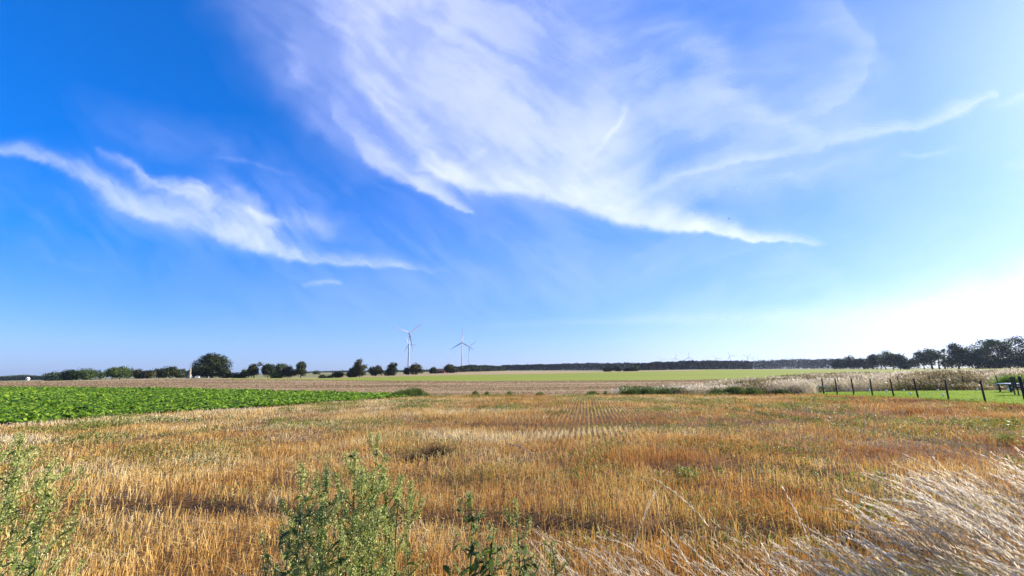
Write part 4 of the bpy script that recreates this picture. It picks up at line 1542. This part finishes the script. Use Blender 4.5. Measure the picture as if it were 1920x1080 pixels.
def weed(x, y, h, spread, label, name='weed_plant', seed=1, seeds=1.0, leaves=1.0, big_leaf=.06, nb=15, lean=(0, 0), group='tall weeds at the near edge of the field'):
    if -1.6 < x < -.55:
        x = -.97 + (x + .98) * .82
    rg = random.Random(seed)
    nr = np.random.default_rng(seed)
    z0 = float(H(x, y))
    root = empty(name, (x, y, z0), label, 'weed', group)
    top = Vector((lean[0] * h, lean[1] * h, h))
    main = smooth_path([Vector((0, 0, -.03)), top * .33 + Vector((rg.uniform(-.03, .03), rg.uniform(-.02, .02), 0)), top * .68 + Vector((rg.uniform(-.03, .03), 0, 0)), top])
    st_ = MB()
    k = len(main)
    st_.tube(main, [.0065 * (1 - .8 * i / k) + .001 for i in range(k)], 6)
    branches = []
    for i in range(nb):
        t = .12 + .80 * (i + rg.uniform(0, .8)) / nb
        s = main[int(t * (k - 1))]
        a = i * 2.4 + rg.uniform(-.4, .4)
        L = spread * (1.15 - .75 * t) * rg.uniform(.7, 1.15) + .05
        up = L * rg.uniform(1.0, 1.9)
        d = Vector((math.cos(a), math.sin(a), 0))
        e = s + d * L + Vector((0, 0, up))
        e.z = min(e.z, top.z * rg.uniform(.9, 1.03))
        m = s + d * L * .62 + Vector((0, 0, (e.z - s.z) * .36))
        pth = smooth_path([s, m, e], 4)
        st_.tube(pth, [.0032 * (1 - .8 * j / len(pth)) + .0007 for j in range(len(pth))], 4, False)
        branches.append((pth, t))
    so = mesh_obj('stem', st_.v, st_.f, M_stem, root, {'tint': np.random.default_rng(seed).uniform(.2, .8, len(st_.v))}, True)
    sp, lp = Pool(), Pool()
    # seed clusters along the upper branches
    cs, cl = [], []
    for pth, t in branches + [(main[int(k * .55):], .6), (main[int(k * .75):], .8)]:
        P_ = np.array([list(p) for p in pth])
        nn = int(210 * seeds * rg.uniform(.6, 1.3))
        u = nr.uniform(.25, 1, nn) * (len(P_) - 1)
        i0 = np.minimum(u.astype(int), len(P_) - 2)
        c = P_[i0] + (P_[i0 + 1] - P_[i0]) * (u - i0)[:, None]
        knot = np.sin(u * 7 + t * 30) * .5 + .5
        c = c + nr.normal(0, 1, (nn, 3)) * (.004 + .011 * knot)[:, None]
        cs.append(np.concatenate([c, knot[:, None]], 1))
        ml = int(4 * leaves * rg.uniform(.6, 1.4))
        u = nr.uniform(0, .9, ml) * (len(P_) - 1)
        i0 = np.minimum(u.astype(int), len(P_) - 2)
        cl.append(np.concatenate([P_[i0] + (P_[i0 + 1] - P_[i0]) * (u - i0)[:, None], np.full((ml, 1), t)], 1))
    if seeds > 0:
        c = np.concatenate(cs)
        n = len(c)
        tint = np.clip(.76 + .25 * (c[:, 3] - .5) + nr.normal(0, .14, n), 0, 1)
        global rng
        keep_rng, rng = rng, nr
        leaf_clump(sp, c[:, 0], c[:, 1], c[:, 2], nr.uniform(.009, .020, n), tint, .6, .34)
        rng = keep_rng
        sp.build('blossom', M_goose, root)
    c = np.concatenate(cl)
    # leaves also on the main stem
    ml = int(20 * leaves)
    u = nr.uniform(.05, .85, ml) * (k - 1)
    i0 = u.astype(int)
    M_ = np.array([list(p) for p in main])
    c2 = np.concatenate([M_[i0] + (M_[i0 + 1] - M_[i0]) * (u - i0)[:, None], (u / k)[:, None]], 1)
    c = np.concatenate([c, c2])
    n = len(c)
    a = nr.uniform(0, 2 * math.pi, n)
    L = big_leaf * nr.uniform(.5, 1.25, n) * (1.25 - .75 * c[:, 3])
    inc = nr.uniform(-.5, .9, n)
    ld = np.stack([np.sin(a), np.cos(a), np.zeros(n)], -1)
    sdv = unit(np.stack([np.cos(a), -np.sin(a), np.zeros(n)], -1) + nr.normal(0, .35, (n, 3)))
    pts, ws = [], []
    for t, wd in ((0, .05), (.25, .16), (.55, .22), (.8, .13), (1, .02)):
        o_ = ld * (L * t)[:, None]
        o_[:, 2] = L * (inc * t - .55 * t * t)
        pts.append(o_)
        ws.append(L * wd)
    V, F = ribbons(c[:, :3], sdv, pts, ws)
    lp.add(V, F, np.clip(.35 + nr.normal(0, .14, n), 0, .8))
    lp.build('foliage', M_goose, root)
    return root


W = weed
# the big stand left of centre
W(-1.28, 2.50, 1.23, .13, 'tallest seedy weed at the left side of the big green stand', seed=11, seeds=1.1)
W(-1.16, 2.62, 1.17, .14, 'bushy seeding weed second from the left in the big green stand', seed=12, seeds=1.2)
W(-1.06, 2.40, 1.07, .13, 'shorter seeding weed in the front of the big green stand', seed=13, seeds=1.2)
W(-0.98, 2.66, 1.27, .13, 'upright seeding weed in the middle of the big green stand', seed=14, seeds=1.2)
W(-0.86, 2.52, 1.19, .14, 'dense pale seeding weed right of the middle of the big stand', seed=15, seeds=1.4)
W(-0.92, 2.85, 1.34, .09, 'highest slender dark tipped weed rising behind the big stand', seed=16, seeds=.9, lean=(.02, 0))
W(-0.76, 2.66, 1.17, .12, 'pale feathery weed at the right side of the big green stand', seed=17, seeds=1.4)
W(-1.19, 2.30, 0.99, .13, 'leafy dark weed low in the front left of the big stand', seed=18, seeds=.7, leaves=1.6)
W(-0.88, 2.30, 0.97, .13, 'leafy dark weed low in the front right of the big stand', seed=19, seeds=.7, leaves=1.6)
for i_, (x_, y_, h_) in enumerate([(-1.38, 2.7, 1.0), (-1.22, 2.75, 1.22), (-1.10, 2.45, 1.02), (-1.02, 2.85, 1.16), (-.86, 2.75, 1.18), (-.70, 2.45, 1.04), (-.66, 2.75, 1.12), (-.62, 2.9, 1.06)]):
    W(x_, y_, h_ - .04, .10, ['thin seeding stem at the far left fringe of the big green stand', 'straight seeding stem behind the tallest one on the left of the big stand', 'pale stem in front of the left half of the big stand', 'slim stem at the back of the big stand, left of its centre', 'seeding stem just right of the highest dark tipped weed', 'pale seeding stem low at the right front of the big stand', 'upright stem at the right back of the big stand', 'last thin stem on the right fringe of the big stand'][i_], seed=70 + i_, seeds=1.0, leaves=.6, nb=11)
# leafy plants right of it
W(-0.28, 2.85, .98, .09, 'broad leaved weed with a bright green top near the bottom centre', seed=21, seeds=.25, leaves=2.2, big_leaf=.075, nb=15)
W(-0.12, 2.65, .84, .10, 'dark broad leaved weed low at the bottom centre', seed=22, seeds=.2, leaves=2.0, big_leaf=.08, nb=15)
W(0.00, 2.80, .95, .07, 'slim upright weed right of the broad leaved pair', seed=23, seeds=.5, leaves=1.2, big_leaf=.05, nb=10)
W(0.06, 2.55, .78, .10, 'spreading dark leaved weed right of bottom centre', seed=24, seeds=.2, leaves=1.8, big_leaf=.075, nb=11)
W(0.22, 2.75, .72, .08, 'small greyish weed, rightmost of the bottom centre weeds', seed=25, seeds=.4, leaves=1.3, big_leaf=.05, nb=10)
# left edge
W(-2.72, 2.35, 1.40, .20, 'tall thin weed with wiry side branches at the left edge', seed=31, seeds=0.99, leaves=1.9, lean=(.03, 0), nb=20)
W(-2.98, 2.50, 1.35, .18, 'airy seeding weed cut by the left edge of the view', seed=32, seeds=1.32, leaves=1.8, nb=20)
W(-2.92, 2.75, 1.18, .20, 'hazy low weed right of the tall thin weed at the left edge', seed=33, seeds=1.10, leaves=1.7, nb=20)
W(-2.58, 2.45, 0.86, .12, 'short broken weed with dark dangling leaves near the bottom left corner', seed=34, seeds=0.44, leaves=1.3, nb=8)

# single green plants further out in the stubble
for (px_, py_, s_, sd_, lb) in [(1290, 905, .16, 41, 'bright green weed tuft standing alone in the stubble right of centre'),
                               (1640, 985, .18, 42, 'dark leafy weed tuft in the shade before the pale windblown grass'),
                               (1890, 835, .16, 43, 'yellow green weed tuft beside the tips of the windblown grass')]:
    x_, y_ = gp(px_, py_)
    rg_ = np.random.default_rng(sd_)
    rt_ = empty('weed_tuft', (x_, y_, float(H(x_, y_))), lb, 'weed', 'single weed tufts in the stubble')
    pl = Pool()
    n_ = 420
    rng_keep, rng = rng, rg_
    leaf_clump(pl, rg_.normal(0, .10, n_), rg_.normal(0, .10, n_), rg_.uniform(.02, s_ * 1.3, n_), rg_.uniform(.03, .07, n_), np.clip(rg_.normal(.62, .15, n_), 0, 1), .9, .3)
    rng = rng_keep
    pl.build('foliage', M_weed, rt_)
    MB().tube([(0, 0, -.02), (.01, 0, s_)], [.005, .002], 5).build('stem', M_tallgreen, rt_)


# ------------------------------------------------------------------ windblown grass
M_plume = leaf_mat('plume', [(0, (.08, .06, .02)), (.3, (.20, .15, .065)), (.6, (.50, .39, .22)), (.85, (.72, .61, .41)), (1, (.86, .78, .60))], .5, .5, .3)


def blown(n, xr, yr, hr, name, label, dens=None, tint0=.6, head=1.0, wind=(1.0, .12), seed=3, wr=(.0012, .0022), colour_var=.15, kind='stuff', kf=.85, hmap=None):
    """grass stalks bent to the left by the wind, each with a feathery head"""
    rg = np.random.default_rng(seed)
    x, y = rg.uniform(*xr, n), rg.uniform(*yr, n)
    if dens is not None:
        ok = rg.uniform(0, 1, n) < dens(x, y)
        x, y = x[ok], y[ok]
    n = len(x)
    h = rg.uniform(*hr, n)
    if hmap is not None:
        h = h * hmap(x, y)
    wl = rg.normal(kf, .16, n)
    wa = -R(90) + rg.normal(0, .22, n) + wind[1]
    ld = np.stack([np.sin(wa), np.cos(wa), np.zeros(n)], -1)
    base = np.stack([x, y, H(x, y)], -1)
    tint = np.clip(rg.normal(tint0, colour_var, n), 0, 1)
    pool = Pool()
    side = unit(np.stack([rg.normal(0, 1, n), rg.normal(0, 1, n), rg.normal(0, .3, n)], -1))
    K = 7

    def P_(t):
        th = wl * (.35 * t + .55 * t ** 1.6)
        # integrate a bending stalk
        out = ld * (h * t * np.sin(th))[:, None]
        out[:, 2] = h * t * np.cos(th)
        return out
    w0 = rg.uniform(*wr, n)
    pts = [P_(i / K) for i in range(K + 1)]
    V, F = ribbons(base, side, pts, [w0 * (1 - .6 * i / K) for i in range(K + 1)])
    pool.add(V, F, np.clip(tint - .22, 0, 1))
    # leaf blades from low on the stalk
    m = n
    lb = base + P_(.15)
    hb = h * rg.uniform(.3, .6, n)
    sd2 = unit(np.stack([rg.normal(0, 1, n), rg.normal(0, 1, n), np.zeros(n)], -1))
    pl = []
    lw = wa + rg.normal(0, .6, n)
    l2 = np.stack([np.sin(lw), np.cos(lw), np.zeros(n)], -1)
    for t in (0, .35, .7, 1):
        q = l2 * (hb * t * (.35 + .6 * t))[:, None]
        q[:, 2] = hb * (t - .55 * t * t)
        pl.append(q)
    V, F = ribbons(lb, sd2, pl, [w0 * 1.6, w0 * 1.9, w0 * 1.3, w0 * .2])
    pool.add(V, F, np.clip(tint - .38 + rg.normal(0, .1, n), 0, 1))
    # feathery heads: short hairs along the last part of the stalk
    nh = int(64 * head)
    idx = np.repeat(np.arange(n), nh)
    t = rg.uniform(.64, 1.0, len(idx))
    th = wl[idx] * (.35 * t + .55 * t ** 1.6)
    c = base[idx] + ld[idx] * (h[idx] * t * np.sin(th))[:, None]
    c[:, 2] += h[idx] * t * np.cos(th)
    dirv = unit(ld[idx] * np.sin(th + .35)[:, None] + np.stack([np.zeros(len(idx)), np.zeros(len(idx)), np.cos(th + .35)], -1) + rg.normal(0, .22, (len(idx), 3)))
    L = rg.uniform(.016, .042, len(idx)) * (1.5 - t * .75)
    s2 = unit(np.cross(dirv, rg.normal(0, 1, (len(idx), 3))))
    wv = rg.uniform(.0011, .0021, len(idx))
    V, F = ribbons(c, s2, [dirv * 0, dirv * (L * .5)[:, None], dirv * L[:, None]], [wv, wv * 1.2, wv * .2])
    pool.add(V, F, np.clip(tint[idx] + .30, 0, 1))
    if kind == 'stuff':
        return tag(pool.build(name, M_plume), label, 'grass', None, 'stuff')
    return pool


def d_right(x, y):
    # thick on the right, thinning out towards the centre
    e = x - (1.85 + .40 * (y - 2.2)) - (fbm(x * 2, y * 2, 401, 2) - .5) * .9
    return sstep(e, -.2, 1.1) * sstep(fbm(x * 3.1, y * 3.1, 402, 2), .32, .6)


blown(2000, (1.2, 4.9), (1.9, 3.1), (.86, 1.20), 'windblown_grass', 'thick stand of silvery plumed grass bent to the left by the wind', d_right, .62, 1.25, seed=3, kf=.62, wr=(.0015, .0028), hmap=lambda x, y: .52 + .56 * sstep(x, 1.6, 3.6))
blown(650, (.3, 2.4), (2.35, 3.3), (.30, .72), 'windblown_grass', 'sparser straw coloured grass bending left at the bottom right of centre', lambda x, y: .55 + 0 * x, .50, .55, seed=4, kf=.6)
blown(300, (-1.2, .5), (2.3, 3.0), (.25, .5), 'windblown_grass', 'thin short dry grass among the weeds at the bottom centre', lambda x, y: .5 + 0 * x, .42, .4, seed=5, kf=.4)


def undergrowth():
    pool = Pool()
    n = 22000
    x, y = rng.uniform(.2, 5.0, n), rng.uniform(2.0, 3.6, n)
    ok = rng.uniform(0, 1, n) < np.maximum(d_right(x, y), .10 * (y < 3.1))
    x, y = x[ok], y[ok]
    n = len(x)
    tint = np.clip(.38 + (fbm(x * 1.3, y * 1.3, 411, 3) - .5) * .8 + rng.normal(0, .12, n), 0, 1)
    ribbon_set(pool, x, y, H(x, y), rng.uniform(.15, .50, n), rng.uniform(.0018, .0042, n), np.full(n, -R(90)) + rng.normal(0, .6, n), rng.uniform(.1, .7, n), rng.uniform(.2, 1.2, n), tint, 4, .15)
    tag(pool.build('green_grass', M_weed), 'green and olive grass blades at the foot of the windblown plumes', 'grass', None, 'stuff')


undergrowth()

# single long stalks that stand clear of the rest
for (bx, by, hh, kf_, sd_, lb) in [(.62, 2.75, 1.02, -.10, 61, 'single upright dry grass stalk right of bottom centre'),
                                   (1.42, 2.85, 1.16, .62, 62, 'long pale stalk with split seed head leaning left, clear of the plumes'),
                                   (1.98, 2.95, .92, .22, 63, 'curled whitish stalk standing at the left border of the plumes')]:
    pl = blown(1, (0, .001), (0, .001), (hh, hh + .001), '', '', None, .62, 1.0, seed=sd_, wr=(.0014, .0018), kind='pool', kf=kf_)
    z_ = float(H(bx, by))
    rt_ = empty('grass_stalk', (bx, by, z_), lb, 'grass stalk', 'single dry grass stalks')
    h0 = float(H(0, 0))
    V = np.concatenate(pl.v)
    V[:, 2] -= h0
    nst = len(pl.v[0]) + len(pl.v[1])
    Fa = np.concatenate(pl.f)
    Tt = np.concatenate(pl.t)
    fs = Fa[Fa.max(1) < nst]
    fh = Fa[Fa.min(1) >= nst] - nst
    mesh_obj('stalk', V[:nst], fs, M_plume, rt_, {'tint': Tt[:nst]})
    mesh_obj('plume', V[nst:], fh, M_plume, rt_, {'tint': Tt[nst:]})

# bird far up in the veil of cloud
bp = at(1367, 410, 95)
root = empty('bird', bp, 'tiny dark bird gliding in the pale sky right of centre', 'bird', None, R(40))
MB().tube([(0, -.22, 0), (0, -.16, .01), (0, -.05, 0), (0, .10, 0), (0, .22, .01)], [.012, .035, .055, .04, .015], 10).build('body', M_post, root, True)
for s in (-1, 1):
    v = [(s * .03, -.08, .02), (s * .25, -.12, .09), (s * .50, -.02, .06), (s * .25, .05, .085), (s * .03, .07, .02)]
    v += [(a, b, c - .012) for a, b, c in v]
    mesh_obj('wing', v, [[0, 1, 2, 3, 4], [9, 8, 7, 6, 5], [0, 5, 6, 1], [1, 6, 7, 2], [2, 7, 8, 3], [3, 8, 9, 4], [4, 9, 5, 0]], M_post, root)

# ------------------------------------------------------------------ haze
hz = MB().box((0, 3000, 99), (17000, 12000, 202))
hv, g = new_mat('air')
pv = g.new('ShaderNodeVolumePrincipled')
pv.inputs['Color'].default_value = (.62, .74, 1.0, 1)
pv.inputs['Density'].default_value = 6e-5
pv.inputs['Anisotropy'].default_value = 0.3
o = g.new('ShaderNodeOutputMaterial')
g.t.links.new(pv.outputs[0], o.inputs['Volume'])
tag(hz.build('haze', hv), 'thin bluish summer haze over the fields', 'haze', None, 'stuff')
